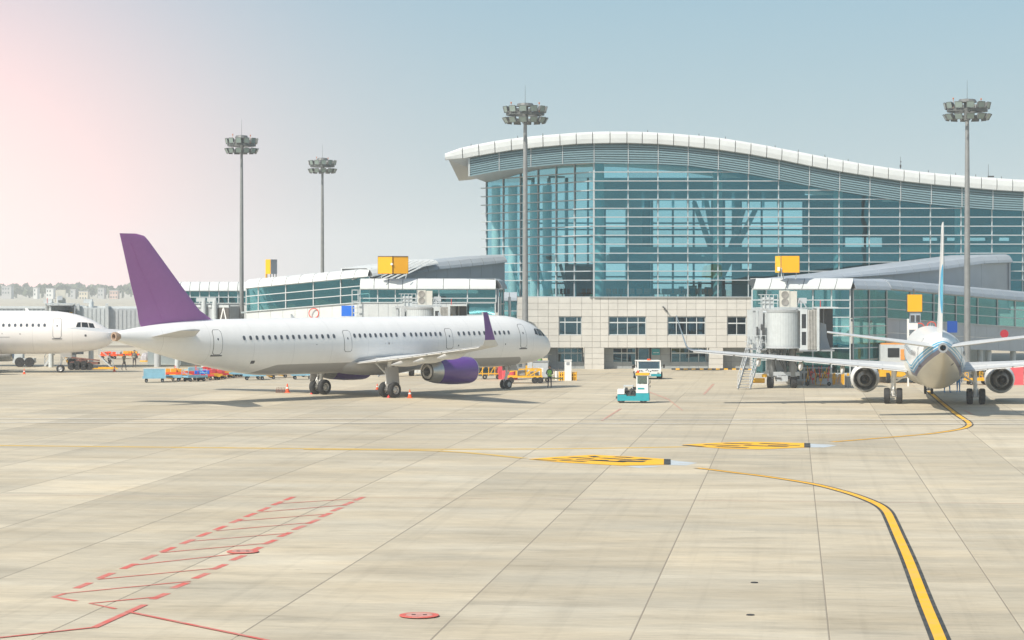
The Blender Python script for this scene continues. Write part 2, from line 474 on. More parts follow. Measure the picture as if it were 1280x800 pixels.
board([(852,556.2),(890,554),(930,552.4),(970,553),(1009,554.2),(1009,559.4),(950,562),(905,561),(870,558.5)],
      [((880,556),(925,557.8),.45),((905,554.3),(940,555.5),.5),((930,557),(985,558.8),.5),((950,554.5),(985,556),.45),((895,558.6),(935,560.2),.5),((855,556.8),(880,558.6),.4),((1009,554.2),(1009,559.4),.3),((960,556.9),(1000,557.4),.35)])
bb = MB()
for q in ([(836,575),(856,577),(872,578.6),(858,581.8),(836,581.5)], [(1011,554.6),(1034,555.5),(1046,557),(1030,559.5),(1011,559.2)], [(780,583),(812,582.6),(826,583.4),(800,585)]):
    bb.add([(*G(*p), Z1) for p in q], [tuple(range(len(q)))])
struct(bb.build('overpainted_patch', [MP_b]))
rb = MB()
def C1(x, y): return G(x/2.6667, 600 + y/2.6667)
def dash(cx, cy, ln, sl, w=0.22):
    seg(rb, C1(cx-ln, cy+ln*sl), C1(cx+ln, cy-ln*sl), w)
for cx, cy in ((965,62),(925,78),(880,98),(835,117),(787,137),(735,160),(680,182),(625,206),(560,232),(497,258),(430,288),(353,319),(277,352)):
    dash(cx, cy, 13 + cy*.03, 0.40)
for cx, cy in ((1197,63),(1160,79),(1123,98),(1085,117),(1043,139),(997,159),(950,182),(900,207),(850,232),(793,260),(730,290),(670,320),(600,352),(532,388)):
    dash(cx, cy, 13 + cy*.03, 0.40)
ribbon(rb, [C1(213,380), C1(178,390), C1(255,404)], 0.16, 0.006)
ribbon(rb, [C1(540,389), C1(300,412), C1(385,430)], 0.13, 0.011)
struct(rb.build('red_dashed_border', [MP_r]))
rb = MB()
for a, b in (((915,80),(1190,63)),((860,108),(1150,84)),((795,137),(1080,115)),((720,170),(1040,142)),((635,205),(960,178)),((535,243),(905,210)),((440,285),(850,240)),((325,332),(735,293)),((205,380),(635,338))):
    ribbon(rb, [C1(*a), C1(*b)], 0.11, 0.010)
struct(rb.build('red_zigzag_line', [MP_r]))
rb = MB()
seg(rb, C1(482,417), C1(312,494), .19, .015); ribbon(rb, [C1(312,493), C1(0,527), C1(-200,548)], .12, .019)
ribbon(rb, [C1(422,440), C1(868,532), C1(1300,620)], .13, .023)
struct(rb.build('red_service_line', [MP_r]))
rb = MB()
for a, b, w in (((752,526),(776,511),.16),((806,488),(835,499),.2),((835,499),(853,513),.1),((880,493),(892,480),.2),((1205,513),(1215,518),.2)):
    seg(rb, G(*a), G(*b), w, .013)
ribbon(rb, [G(-200,617.5), G(600,623.3), G(1500,632)], .045, .017)
struct(rb.build('thin_red_line', [MP_rw]))
rb = MB()
for ya, yb_ in ((523.5, 525.5), (528.3, 530.8)):
    ribbon(rb, [G(-300, ya), G(1500, yb_)], .34, .0265)
ribbon(rb, [G(-300, 478), G(760, 478.6), G(1500, 480.5)], .14, .03)
struct(rb.build('white_road_line', [MP_w]))
for k, (x, y, lab) in enumerate(((303.5,690.5,'red painted round pit cover beside the red dashed strip'),(524,770.5,'red painted round pit cover nearest the camera'))):
    t = thing('pit_cover', lab, 'pit cover', (*G(x, y), 0), 0, 'round pit covers on the apron')
    m = MB(); m.lathe([(0.030,.50),(0.042,.49),(0.042,.34)], 'z', n=28); m.build('rim', [MP_r], t)
    m = MB(); m.lathe([(0.030,.34),(0.038,.33),(0.038,.001)], 'z', n=28); m.build('lid', [mat('pink_worn_lid', (.50,.26,.22), .7, var=.25, scale=9)], t)
    m = MB()
    for q in (-.14, .14): m = MB(); m.box(q-.05, q+.05, -.02, .02, .039, .052); m.build('lifting_slot', [M_black], t)
    pass
for k, (x, y) in enumerate(((943,728.5),(938,769))):
    m = MB(); m.lathe([(0.0,.11),(0.02,.10),(0.025,.001)], 'z', n=12); o = m.build('drain_cap', [M_black]); o.location = (*G(x, y), 0)
    tag(o, ('small black drain cap, the farther of the two', 'small black drain cap, the nearer of the two')[k], 'drain cap', 'black drain caps in the slabs')

# ------------------------------------------------------------------ terminal
D = 233.0
def interp(tab, x):
    if x <= tab[0][0]: return tab[0][1]
    for (a, b), (c, d) in zip(tab[:-1], tab[1:]):
        if x <= c: return b + (d-b)*(x-a)/(c-a)
    (a, b), (c, d) = tab[-2:]
    return d + (d-b)*(x-c)/(c-a)
ROOF_T = [(556.5,192.5),(578.8,184.8),(599,180.5),(619,176.8),(639.3,173.7),(659,171.5),(678.7,169.6),(699.8,168),(720,166.4),(740.4,165.3),(762,164.8),(783,164.9),(802,165.3),(821,166.2),(841,167.4),(860,169),(879,170.5),(898,172.7),(917.6,175.6),(937,178.9),(956.7,182.3),(975.5,186),(995.6,189.9),(1013.5,193.4),(1032,196.9),(1051.5,200.5),(1070.4,203.9),(1089.4,207),(1108,209.7),(1127.6,212.3),(1147,214.6),(1166,216.6),(1185.5,218.4),(1204.5,219.9),(1224,221.5),(1243.3,222.9),(1262.8,224.2),(1282,225.2),(1320,226.8),(1400,228)]
ROOF_B = [(561,200.4),(586,198.3),(602,194.6),(640,188.6),(680,184.2),(720,181),(751,179.9),(783,179.7),(821,181),(860,184.2),(898,188.2),(935,193.6),(973,200.5),(1011,208.3),(1049,215.3),(1086,221.2),(1125,227),(1164,231.3),(1205,235),(1240,238.2),(1280,240.4),(1400,244)]
FAS_B = [(586.5,220.5),(624,213.6),(662.5,208.7),(703,205),(742,203.6),(785,204.7),(822,205),(860,207),(897.5,212),(935,217.4),(973,224.4),(1011,232.2),(1048,239),(1086,245),(1124.5,250.8),(1163,255.4),(1201,259),(1239,261.7),(1280,263.4),(1400,268)]
term = thing('terminal_building', 'glass terminal with long wavy white-edged roof over a pale tiled ground floor', 'terminal building', (PX(960, D), D, 0))
def XD(x): return PX(x, D)
def ZD(y): return PZ(y, D)
MULL = [742.3,785,822.3,859.7,897.3,935.3,973,1010.9,1048.6,1086.3,1124.6,1162.8,1201,1239.6,1278,1316.4,1354.8]
TRAN = [371.3,350.2,338.9,327.6,316.5,305.2,294.1,282.8,271.5,260.5,249.2,237.8,226.4,215.2,204.0]
XR = MULL[-1]
# left return of the glass hall: its corner mullions walk back and to the left
LA = Vector((XD(742.3), D)); LBd = 249.5; LB = Vector((PX(608.4, LBd), LBd))
LN = 6
# panes, front
pane = MB(); pane.box(-.5, .5, -.006, .006, 0, 1)
pane_o = None
def add_pane(p, q, z0, z1):
    """pane between plan points p and q"""
    global pane_o
    p = Vector(p); q = Vector(q); d = q - p
    if pane_o is None:
        pane_o = pane.build('glass_pane', [M_glass], term); o = pane_o
    else:
        o = pane_o.copy(); COL.objects.link(o)
    c = (p+q)/2
    o.location = (c.x - term.location.x, c.y - D, z0); o.scale = (d.length-.03, 1, z1-z0-.03)
    o.rotation_euler = (0, 0, math.atan2(d.y, d.x))
for k in range(len(MULL)-1):
    x0, x1 = MULL[k], MULL[k+1]
    top = max(interp(ROOF_B, x0), interp(ROOF_B, x1)) + 2
    for r in range(len(TRAN)-1):
        if k > 13 and r < 5: pass
        z0 = ZD(TRAN[r]); z1 = ZD(max(TRAN[r+1], top))
        if TRAN[r] < top + 4: break
        add_pane((XD(x0), D), (XD(x1), D), z0, z1)
LP = [LA + (LB-LA)*(i/LN) for i in range(LN+1)]
for i in range(LN):
    for r in range(len(TRAN)-1):
        z0 = ZD(TRAN[r]); xm = 640 + F*LP[i+1].x/LP[i+1].y
        zt = ZD(interp(FAS_B, 742.3-(i+1)*20)) + .2
        if z0 > zt - .3: break
        add_pane(LP[i+1], LP[i], z0, min(ZD(TRAN[r+1]), zt))
# mullions
for k, x in enumerate(MULL):
    zt = ZD(interp(ROOF_B, x)) - .05
    m = MB(); w = .10 if k else .16
    m.box(XD(x)-w/2, XD(x)+w/2, D-.16, D+.10, ZD(371.3), zt)
    m.build('mullion', [M_mull], term, world=True)
for i in range(1, LN+1):
    p = LP[i]; m = MB()
    zt = ZD(interp(FAS_B, 742.3-i*22)) + .15
    m.cbox((p.x, p.y, (ZD(371.3)+zt)/2), (.10, .22, zt-ZD(371.3)), rz=math.atan2(LB.y-LA.y, LB.x-LA.x)+PI)
    m.build('mullion', [M_lgrey], term, world=True)
# transoms: thin blades that stand out from the glass
for r, y in enumerate(TRAN[:-1]):
    # how far right it reaches before the fascia comes down over it
    k1 = len(MULL)-1
    for k, x in enumerate(MULL):
        if interp(FAS_B, x) > y - 3: k1 = k; break
    if k1 >= 1:
        m = MB(); m.box(XD(MULL[0]), XD(MULL[k1]), D-.42 if r else D-.2, D-.05, ZD(y)-.045, ZD(y)+.045)
        m.build('transom', [M_mull], term, world=True)
    # left return
    if y > interp(FAS_B, 730) - 8:
        d = (LB-LA).normalized(); nn = Vector((d.y, -d.x));
        if nn.y > 0: nn = -nn
        n_end = LN
        for i in range(LN+1):
            if interp(FAS_B, 742.3-i*22) + (.15) > y - 1 + 0*i: n_end = i; break
        if n_end >= 1:
            a = LA + nn*.22; b = LP[n_end] + nn*.22 + (d*.55 if n_end == LN else Vector((0, 0)))
            m = MB(); m.bar((a.x, a.y, ZD(y)), (b.x, b.y, ZD(y)), .40, .10)
            m.build('transom', [M_mull], term, world=True)
# heavier white lattice band behind two rows of transoms
m = MB()
for y in (238.2, 249.4, 260.8): m.box(XD(785), XD(973), D+.02, D+.14, ZD(y)-.10, ZD(y)+.06)
x = 785
while x < 974:
    m.box(XD(x)-.13, XD(x)+.13, D+.03, D+.16, ZD(260.8), ZD(238.2)); x += 18.8
m.build('lattice_band', [M_mull], term, world=True)
# roof edge panels
YF = D - 1.15
xs = [x for x, _ in ROOF_T if x <= 1400]
for a, b in zip(xs[:-1], xs[1:]):
    g = .45
    x0, x1 = XD(a)+g*.08, XD(b)-g*.08
    rows = []
    for t, dy in ((0, .45), (.04, .16), (.2, .04), (.6, .0), (.96, .06), (1, .30)):
        r = []
        for xx, s in ((a, x0), (b, x1)):
            zt, zb = ZD(interp(ROOF_T, xx)), ZD(max(interp(ROOF_B, xx), interp(ROOF_T, xx)+8 if xx < 560 else 0))
            lean = (1-t) * max(-.25, min(.25, (ZD(interp(ROOF_T, xx+6))-ZD(interp(ROOF_T, xx-6))) * -.28))
            r.append((s + lean, YF + dy, zt + (zb-zt)*t))
        rows.append(r)
    m = MB(); m.loft([[q[0] for q in rows] + [(rows[-1][0][0], YF+.9, rows[-1][0][2]), (rows[0][0][0], YF+.9, rows[0][0][2])],
                      [q[1] for q in rows] + [(rows[-1][1][0], YF+.9, rows[-1][1][2]), (rows[0][1][0], YF+.9, rows[0][1][2])]])
    m.build('roof_edge_panel', [M_roofw], term, world=True)
m = MB()     # the dark backing the panels are fixed to
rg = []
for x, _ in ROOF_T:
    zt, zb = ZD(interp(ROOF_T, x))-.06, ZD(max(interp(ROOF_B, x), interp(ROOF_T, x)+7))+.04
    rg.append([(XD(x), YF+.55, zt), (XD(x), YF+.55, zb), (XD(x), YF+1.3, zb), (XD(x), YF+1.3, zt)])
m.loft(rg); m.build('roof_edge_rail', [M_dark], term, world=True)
m = MB()     # roof shell running back over the hall
rg = []
for x, _ in ROOF_T:
    zt, zb = ZD(interp(ROOF_T, x))-.10, ZD(max(interp(ROOF_B, x), interp(ROOF_T, x)+8))-.02
    xx = XD(x) if x > 575 else XD(575)-(575-x)*.06
    rg.append([(xx, YF+.9, zt), (xx, YF+.9, zb), (xx, D+44, zb), (xx, D+44, zt)])
m.loft(rg); m.build('roof', [mat('roof_shell', (.40,.43,.45), .6, var=.06)], term, world=True)
# louvred fascia under the roof edge
NL = 8
fx = [586.5,624,663.5,703,742.3] + MULL[1:]
for a, b in zip(fx[:-1], fx[1:]):
    for s in range(NL):
        q = []
        for xx in (a, b):
            zt, zb = ZD(interp(ROOF_B, xx)) - .05, ZD(interp(FAS_B, xx))
            q.append(zt + (zb-zt)*(s+.75)/NL)
        m = MB(); h = .085
        X0, X1 = XD(a)+.06, XD(b)-.06
        yy = D-.62
        m.add([(X0,yy,q[0]-h),(X1,yy,q[1]-h),(X1,yy,q[1]+h*.4),(X0,yy,q[0]+h*.4),(X0,yy+.14,q[0]),(X1,yy+.14,q[1]),(X1,yy+.14,q[1]+h*1.1),(X0,yy+.14,q[0]+h*1.1)],
              [(0,1,2,3),(3,2,6,7),(7,6,5,4),(4,5,1,0),(0,3,7,4),(1,5,6,2)])
        m.build('louvre', [M_louv if 'M_louv' in globals() else mat('louvre_metal', (.19,.30,.34), .4, metal=.1, var=.06)], term, world=True)
    m = MB()
    v = []
    for yy in (D-.44, D-.34):
        v += [(XD(a), yy, ZD(interp(ROOF_B, a))), (XD(b), yy, ZD(interp(ROOF_B, b))), (XD(b), yy, ZD(interp(FAS_B, b))), (XD(a), yy, ZD(interp(FAS_B, a)))]
    m.add(v, [(0,1,2,3),(7,6,5,4),(0,4,5,1),(1,5,6,2),(2,6,7,3),(3,7,4,0)])
    m.build('fascia_panel', [mat('fascia_backing', (.12,.20,.23), .5, var=.08)], term, world=True)
for x in fx:
    m = MB(); w = .04 if x > 590 else .09
    m.box(XD(x)-w, XD(x)+w, D-.66, D-.3, ZD(interp(FAS_B, x))-.03, ZD(interp(ROOF_B, x))+.05)
    m.build('fascia_post', [M_mull], term, world=True)
# soffit between the fascia line and the glass of the left return
m = MB()
top = []; 
for i in range(LN+1):
    x = 586.5 + (742.3-586.5)*(1-i/LN)
    p = LP[i]
    za = ZD(interp(FAS_B, x)) + .02
    yb = [203.6,204.8,208.6,212.2,217.2,223.4,228.2][i]
    top.append(((XD(x), D-.36, za), (p.x, p.y, PZ(yb, p.y))))
for (a, b), (c, d) in zip(top[:-1], top[1:]):
    m.add([a, b, d, c, (a[0],a[1]+.05,a[2]+.12),(b[0],b[1],b[2]+.25),(d[0],d[1],d[2]+.25),(c[0],c[1]+.05,c[2]+.12)],
          [(0,1,2,3),(7,6,5,4),(0,4,5,1),(1,5,6,2),(2,6,7,3),(3,7,4,0)])
m.build('soffit', [mat('soffit_metal', (.42,.46,.48), .5, var=.08)], term, world=True)
m = MB()    # left end cheek of the overhang
a = (XD(561), YF+.5, ZD(200.4)); b = (XD(586.5), YF+.6, ZD(198.5)); c = PT(586.3, 209.5, D+1.6); d = PT(573, 204.8, D+1.2)
m.add([a, b, c, d, (a[0],a[1],a[2]+.15),(b[0],b[1],b[2]+.15),(c[0],c[1],c[2]+.15),(d[0],d[1],d[2]+.15)],
      [(0,1,2,3),(7,6,5,4),(0,4,5,1),(1,5,6,2),(2,6,7,3),(3,7,4,0)])
m.build('overhang_cheek', [mat('soffit_metal', (.42,.46,.48), .5)], term, world=True)
# small lightning points along the roof edge
for x in (589, 647, 678.5, 809, 873, 906, 968, 997, 1030, 1059, 1159, 1193, 1218, 1250):
    m = MB(); z = ZD(interp(ROOF_T, x)); m.cyl((XD(x), YF+.5, z-.1), (XD(x), YF+.5, z+.22), .035, .02, 6)
    m.cyl((XD(x), YF+.5, z-.05), (XD(x), YF+.5, z+.06), .09, .05, 6)
    m.build('lightning_point', [M_dark], term, world=True)
for x, h in ((1124.5, 1.25), (1234, 1.35)):
    m = MB(); z = ZD(interp(ROOF_T, x)); m.cyl((XD(x), YF+.6, z-.1), (XD(x), YF+.6, z+h), .03, .015, 6)
    if x < 1200: m.cbox((XD(x)+.03, YF+.6, z+.75), (.1, .1, .12)); m.cbox((XD(x), YF+.6, z+.3), (.14, .14, .3))
    else: m.cbox((XD(x)+.25, YF+.6, z+.1), (.6, .2, .14))
    m.build('roof_antenna', [M_dark], term, world=True)

# --- interior of the hall, seen through the glass
DB = D + 36
FLZ = ZD(371.3) - .05
X0i, X1i = XD(742.3), XD(XR)
m = MB()
poly = [(X1i, D+.1), (X1i, DB), (LB.x+6, DB), (LB.x+.2, LB.y), (LA.x+.1, D+.1)]
m.prism(poly, FLZ-.9, FLZ); m.build('upper_floor', [mat('hall_floor', (.28,.30,.30), .35, var=.1)], term, world=True)
m = MB(); z = ZD(317.5); zt = ZD(308.5)     # gallery balustrade and gallery slab
m.box(XD(768), X1i-.5, D+11.0, D+11.3, PZ(317, D+11), PZ(308.6, D+11))
m.build('gallery_balustrade', [mat('gallery_front', (.42,.55,.55), .5, var=.05)], term, world=True)
m = MB(); m.box(XD(768), X1i-.5, D+11.0, D+20, PZ(328.5, D+11), PZ(317.2, D+11)-.02)
m.build('gallery_slab', [M_int], term, world=True)
# back wall with tall openings to the daylight beyond
def BX(x): return PX(x, DB)
def BZ(y): return PZ(y, DB)
openings = [(653,664,225,372),(667,684,222,372),(687,706,220,372),(709,742,222,330),(756,782,262,350),(815,889,250,372),(905,915,250,372),(926,1006,252,336),(1055,1103,295,309),(1152,1172,297,301),(1182,1232,297,301),(1249,1262,297,301)]
m = MB(); xprev = 650
for a, b, y0, y1 in openings:
    m.box(BX(xprev), BX(a), DB, DB+.4, FLZ-.5, min(ZD(186), ZD(interp(ROOF_T, 640+(a-640)*DB/D)))-1.2)
    m.box(BX(a), BX(b), DB, DB+.4, BZ(y0), min(ZD(186), ZD(interp(ROOF_T, 640+(a-640)*DB/D)))-1.2)
    m.box(BX(a), BX(b), DB, DB+.4, FLZ-.5, BZ(y1))
    xprev = b
m.box(BX(xprev), BX(1330), DB, DB+.4, FLZ-.5, ZD(232))
m.build('rear_wall', [M_int], term, world=True)
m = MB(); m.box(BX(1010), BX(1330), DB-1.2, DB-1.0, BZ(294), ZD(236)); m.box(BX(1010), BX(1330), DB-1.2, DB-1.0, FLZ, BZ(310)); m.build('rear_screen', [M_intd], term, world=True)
m = MB()
for a, b, y0, y1 in openings:
    if b-a < 20 and a > 1100: continue
    x = a
    while x < b:
        m.box(BX(x)-.12, BX(x)+.12, DB-.2, DB-.02, BZ(y1), BZ(y0)); x += 26
    for y in (262, 279, 287, 296, 346, 354):
        if y0 < y < y1: m.box(BX(a), BX(b), DB-.25, DB-.02, BZ(y)-.09, BZ(y)+.09)
m.build('rear_window_bars', [M_intd], term, world=True)
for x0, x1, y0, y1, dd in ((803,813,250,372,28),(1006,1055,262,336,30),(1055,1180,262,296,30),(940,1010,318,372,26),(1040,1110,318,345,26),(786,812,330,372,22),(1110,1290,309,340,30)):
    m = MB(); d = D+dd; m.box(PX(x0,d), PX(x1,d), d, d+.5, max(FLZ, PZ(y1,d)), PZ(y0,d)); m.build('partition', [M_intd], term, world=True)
for k, x in enumerate((749.5, 897, 1047.5, 1199, 1345)):
    m = MB(); d = D+4.5; zt = ZD(interp(ROOF_B, x))-.2
    m.cyl((PX(x,d), d, FLZ), (PX(x,d), d, zt), .47, .47, 20)
    m.build('column', [M_col], term, smooth=True, world=True)
for x, d in ((641, 258), (668, 256), (684, 255), (620, 262)):
    m = MB(); m.cyl((PX(x,d), d, FLZ), (PX(x,d), d, PZ(232,d)), .5, .5, 16)
    m.build('column', [M_col], term, smooth=True, world=True)
m = MB(); d = D+14   # branching struts
B0 = (PX(902,d), d, PZ(345,d))
for x, y in ((868,252),(883,250),(930,262),(945,262)): m.cyl(B0, (PX(x,d), d+.6, PZ(y,d)), .38, .26, 10)
m.build('branching_strut', [M_int], term, world=True)
m = MB(); d = D+15
for x in (640, 672, 700):
    m.bar((PX(x,d), d, PZ(330,d)), (PX(x+12,d), d, PZ(372,d)), .35)
m.build('stair_brace', [M_col], term, world=True)
for k, (x, w) in enumerate(((688,5),(700,6),(727,9),(758,10),(774,9),(796,12),(812,10),(832,14),(870,10))):   # rows of waiting seats and equipment
    m = MB(); d = D+2.6 if x > 740 else 246.0; z = FLZ
    for i in range(3):
        xx = PX(x,d)+i*.62*w/10
        m.box(xx, xx+.5*w/10, d, d+.5, z+.38, z+.46); m.box(xx, xx+.5*w/10, d+.45, d+.52, z+.4, z+.9)
    m.box(PX(x,d), PX(x,d)+1.8*w/10, d+.2, d+.28, z+.3, z+.38); m.box(PX(x,d)+.2, PX(x,d)+.3, d+.1, d+.4, z, z+.3); m.box(PX(x,d)+1.4*w/10, PX(x,d)+1.5*w/10, d+.1, d+.4, z, z+.3)
    m.build('seat_row', [mat('orange_seat', (.55,.16,.08), .5, var=.2)], term, world=True)
for x, y0, w in ((791,361,3.5),(852,358,6),(866,357,10),(886,359,9),(875,352,4),(762,364,6),(842,362,8),(905,362,5)):
    m = MB(); d = D+5; m.box(PX(x-w/2,d), PX(x+w/2,d), d, d+.8, FLZ, PZ(y0,d)); m.build('kiosk', [M_intd], term, world=True)
for x in (739, 861.5):
    m = MB(); d = D+1 if x > 742 else D+3; m.lathe([(0,.0),(.02,.16),(.14,.2),(.28,.12),(.32,0)], 'z', (PX(x,d), d, FLZ), 10); m.build('globe_lamp', [mat('pale_globe', (.75,.8,.5), .4, var=0)], term, world=True)
for x, y in ((680,321),(707,319.5),(878.5,321)):
    m = MB(); d = D+3 if x > 742 else 249.0; m.lathe([(0,.02),(.05,.2),(.16,.14),(.2,.02)], 'z', (PX(x,d), d, PZ(y,d)), 10); m.cyl((PX(x,d),d,PZ(y,d)+.2),(PX(x,d),d,PZ(y,d)+.9),.02,.02,5); m.build('pendant_lamp', [M_white], term, world=True)

# --- tiled ground floor
rows = [371.6,379,387.2,395.6,403.4,411.2,419.2,427,434.6,441.5,448.3,455.2,461.8]
wins = [(698.6,727.2,3,6),(760.7,807.6,3,6),(834.5,881.9,3,6),(909,933,3,6)]
recs = [(685,730.7,8,12),(755.3,886.5,8,12),(904,938,8,12)]
M_tile = mat('stone_tile', (0.60, 0.585, 0.54), 0.55, var=0.07, scale=0.7)
XL, XW = 646.5, 940.0
m = MB()
m.box(XD(XL)+.05, XD(1300), D+.16, D+.30, 0, FLZ-.92)
# backing with holes would hide the windows, so it is laid in strips between them
m = MB()
def strip(x0, x1, r0, r1): m.box(XD(x0), XD(x1), D+.0, D+.35, ZD(rows[r1]), ZD(rows[r0]))
strip(XL+.2, XW, 0, 3); strip(XL+.2, XW, 6, 8)
for (a, b, *_), nx in zip([(0, XL+.2, 0, 0)] + wins, wins + [(XW, 0, 0, 0)]): strip(b, nx[0], 3, 6)
for (a, b, *_), nx in zip([(0, XL+.2, 0, 0)] + recs, recs + [(XW, 0, 0, 0)]):
    if nx[0] > b: strip(b, nx[0], 8, 12)
m.build('ground_floor_wall', [mat('tile_joint', (.36,.35,.32), .9, var=.05)], term, world=True)
tile_base = None; tc_ = 0
cache = {}
for r in range(12):
    holes = [(a, b) for a, b, r0, r1 in wins + recs if r0 <= r < r1]
    spans = []; x = XL
    for a, b in sorted(holes): spans.append((x, a)); x = b
    spans.append((x, XW))
    sp2 = []
    U = [x for x in (698.6,727.2,740.3,760.7,807.6,834.5,881.9,909,933) if r < 8 or all(abs(x-e) > 5.5 for a_, b_, *_q in recs for e in (a_, b_))]
    for a, b in spans:
        cut = [a] + [x for x in U if a+.1 < x < b-.1] + [b]
        sp2 += list(zip(cut[:-1], cut[1:]))
    for a, b in sp2:
        n = max(1, round((b-a)/11.9))
        for i in range(n):
            xa, xb = a + (b-a)*i/n, a + (b-a)*(i+1)/n
            if tile_base is None:
                t_ = MB(); t_.add([(-.5,0,0),(.5,0,0),(.5,0,1),(-.5,0,1),(-.485,-1,.015),(.485,-1,.015),(.485,-1,.985),(-.485,-1,.985)],
                                  [(4,5,6,7),(0,1,5,4),(1,2,6,5),(2,3,7,6),(3,0,4,7)])
                tile_base = t_.build('stone_tile', [M_tile], term); o = tile_base
            else: o = tile_base.copy(); COL.objects.link(o)
            z0, z1 = ZD(rows[r+1]), ZD(rows[r])
            o.location = (XD((xa+xb)/2) - term.location.x, -.012, z0+.012); o.scale = (XD(xb)-XD(xa)-.020, .03, z1-z0-.020)
            tc_ += 1
print('tiles', tc_)
def window(x0, x1, y0, y1, vs, hs, parent, d=None, fm=None, gm=None, name='window'):
    d = d or D
    fm = fm or M_frame; fr = MB(); w = .035
    X0, X1, Z0, Z1 = PX(x0,d), PX(x1,d), PZ(y1,d), PZ(y0,d)
    f = lambda a, b, c, e: fr.box(a, b, d+.10, d+.2, c, e)
    f(X0, X1, Z0, Z0+.09); f(X0, X1, Z1-.07, Z1)
    f(X0, X0+.06, Z0+.09, Z1-.07); f(X1-.06, X1, Z0+.09, Z1-.07)
    for v in vs: f(X0+(X1-X0)*v-w, X0+(X1-X0)*v+w, Z0+.09, Z1-.07)
    for h in hs:
        e = [0] + list(vs) + [1]
        zz = Z1-(Z1-Z0)*h
        for p, q in zip(e[:-1], e[1:]):
            f(X0+(X1-X0)*p+(w if p else .06), X0+(X1-X0)*q-(w if q < 1 else .06), zz-.06, zz+.06)
    o = fr.build(name, [fm], parent, world=True)
    gl = MB(); gl.box(X0+.02, X1-.02, d+.14, d+.155, Z0+.02, Z1-.02); gl.build('pane', [gm or M_glassd], o, world=True)
    return o
window(698.9,727,395.8,419,(.26,.80),(.30,),term)
window(760.9,807.4,395.8,419,(.24,.5,.79),(.32,),term)
window(834.7,881.7,395.8,419,(.23,.5,.77),(.32,),term)
window(909.2,932.8,395.8,419,(.5,),(.36,),term)
m = MB()   # dim rooms behind the windows
for a, b in ((698.6,727.2),(760.7,807.6),(834.5,881.9),(909,933)):
    m.box(XD(a)-.5, XD(b)+.5, D+3.0, D+3.1, ZD(421), ZD(393)); m.box(XD(a)-.5, XD(b)+.5, D+.4, D+3, ZD(421)-.1, ZD(421))
    m.box(XD(a)-.5, XD(b)+.5, D+.4, D+3, ZD(393), ZD(393)+.1)
    m.box(XD(a)-.6, XD(a)-.5, D+.4, D+3, ZD(421), ZD(393)); m.box(XD(b)+.5, XD(b)+.6, D+.4, D+3, ZD(421), ZD(393))
m.build('office_interior', [mat('office_room', (.16,.19,.22), .8, var=.2)], term, world=True)
M_rec = mat('grey_recess_panel', (.33,.36,.37), .55, var=.07)
DR = D + 1.3
for a, b, *_ in recs:
    m = MB(); m.box(XD(a), XD(b), D+.36, DR+.3, ZD(434.6)+.02, ZD(434.6)+.2)
    m.box(XD(a)-.1, XD(a)-.005, D+.36, DR, 0, ZD(434.6)); m.box(XD(b)+.005, XD(b)+.1, D+.36, DR, 0, ZD(434.6)); m.build('recess_lining', [M_rec], term, world=True)
    n = round((b-a)/11.5)
    for i in range(n):
        for r in range(3):
            xa, xb = XD(a)+(XD(b)-XD(a))*i/n, XD(a)+(XD(b)-XD(a))*(i+1)/n
            px = 640+F*((xa+xb)/2)/D
            if any(p < px < q for p, q in ((699,727),(766,794),(840,882),(797,812)) ): 
                if r < 2 or (797 < px < 812): continue
            z1 = ZD(434.6)-r*.73; m = MB(); m.box(xa+.01, xb-.01, DR, DR+.1, z1-.71, z1); m.build('recess_panel', [M_rec], term, world=True)
window(697,728,434.8,457,(.28,.55,.8),(.3,),term,d=DR)
window(766,795,434.8,457,(.38,.62),(.3,),term,d=DR)
window(839,883,434.8,457,(.25,.5,.78),(.3,),term,d=DR)
window(797.5,812,434.8,460,(.96,),(.02,),term,d=DR, name='door')
m = MB()
for a, b in ((690,730),(756,886),(904,938)): m.box(PX(a,DR), PX(b,DR), DR+2.5, DR+2.6, .05, 2.5)
m.build('back_room', [mat('office_room', (.16,.19,.22), .8)], term, world=True)
m = MB(); m.box(XD(815.5), XD(825.5), D+.9, D+.95, ZD(444), ZD(436.2)); sg = m.build('door_sign', [M_teal], term, world=True)
m = MB()
for k, (x, w) in enumerate(((817.5,1.6),(820,1.2),(822.3,1.6))):
    m.box(XD(x), XD(x+w), D+.89, D+.899, ZD(441.6), ZD(440.6))
m.build('sign_lettering', [M_white], sg, world=True)
m = MB(); d = D-.3    # bracket lamp fixed to the wall
m.tube([(XD(829), D-.02, ZD(383.5)), (XD(831.5), d, ZD(386.5)), (XD(834), d, ZD(389.5))], .06, 6)
m.cbox((XD(829.5), d, ZD(384.5)), (.35,.2,.1), ry=.6); m.cbox((XD(832), d, ZD(387.5)), (.35,.2,.1), ry=.8)
m.build('wall_bracket_lamp', [M_dark], term, world=True)
# kerb with black and yellow stripes
for k in range(26):
    xa = XD(838+k*5); m = MB(); m.box(xa, xa+.39, D-1.8, D-1.6, 0, .14)
    m.build('kerb_block', [M_yelp if k % 2 else M_black], term, world=True)

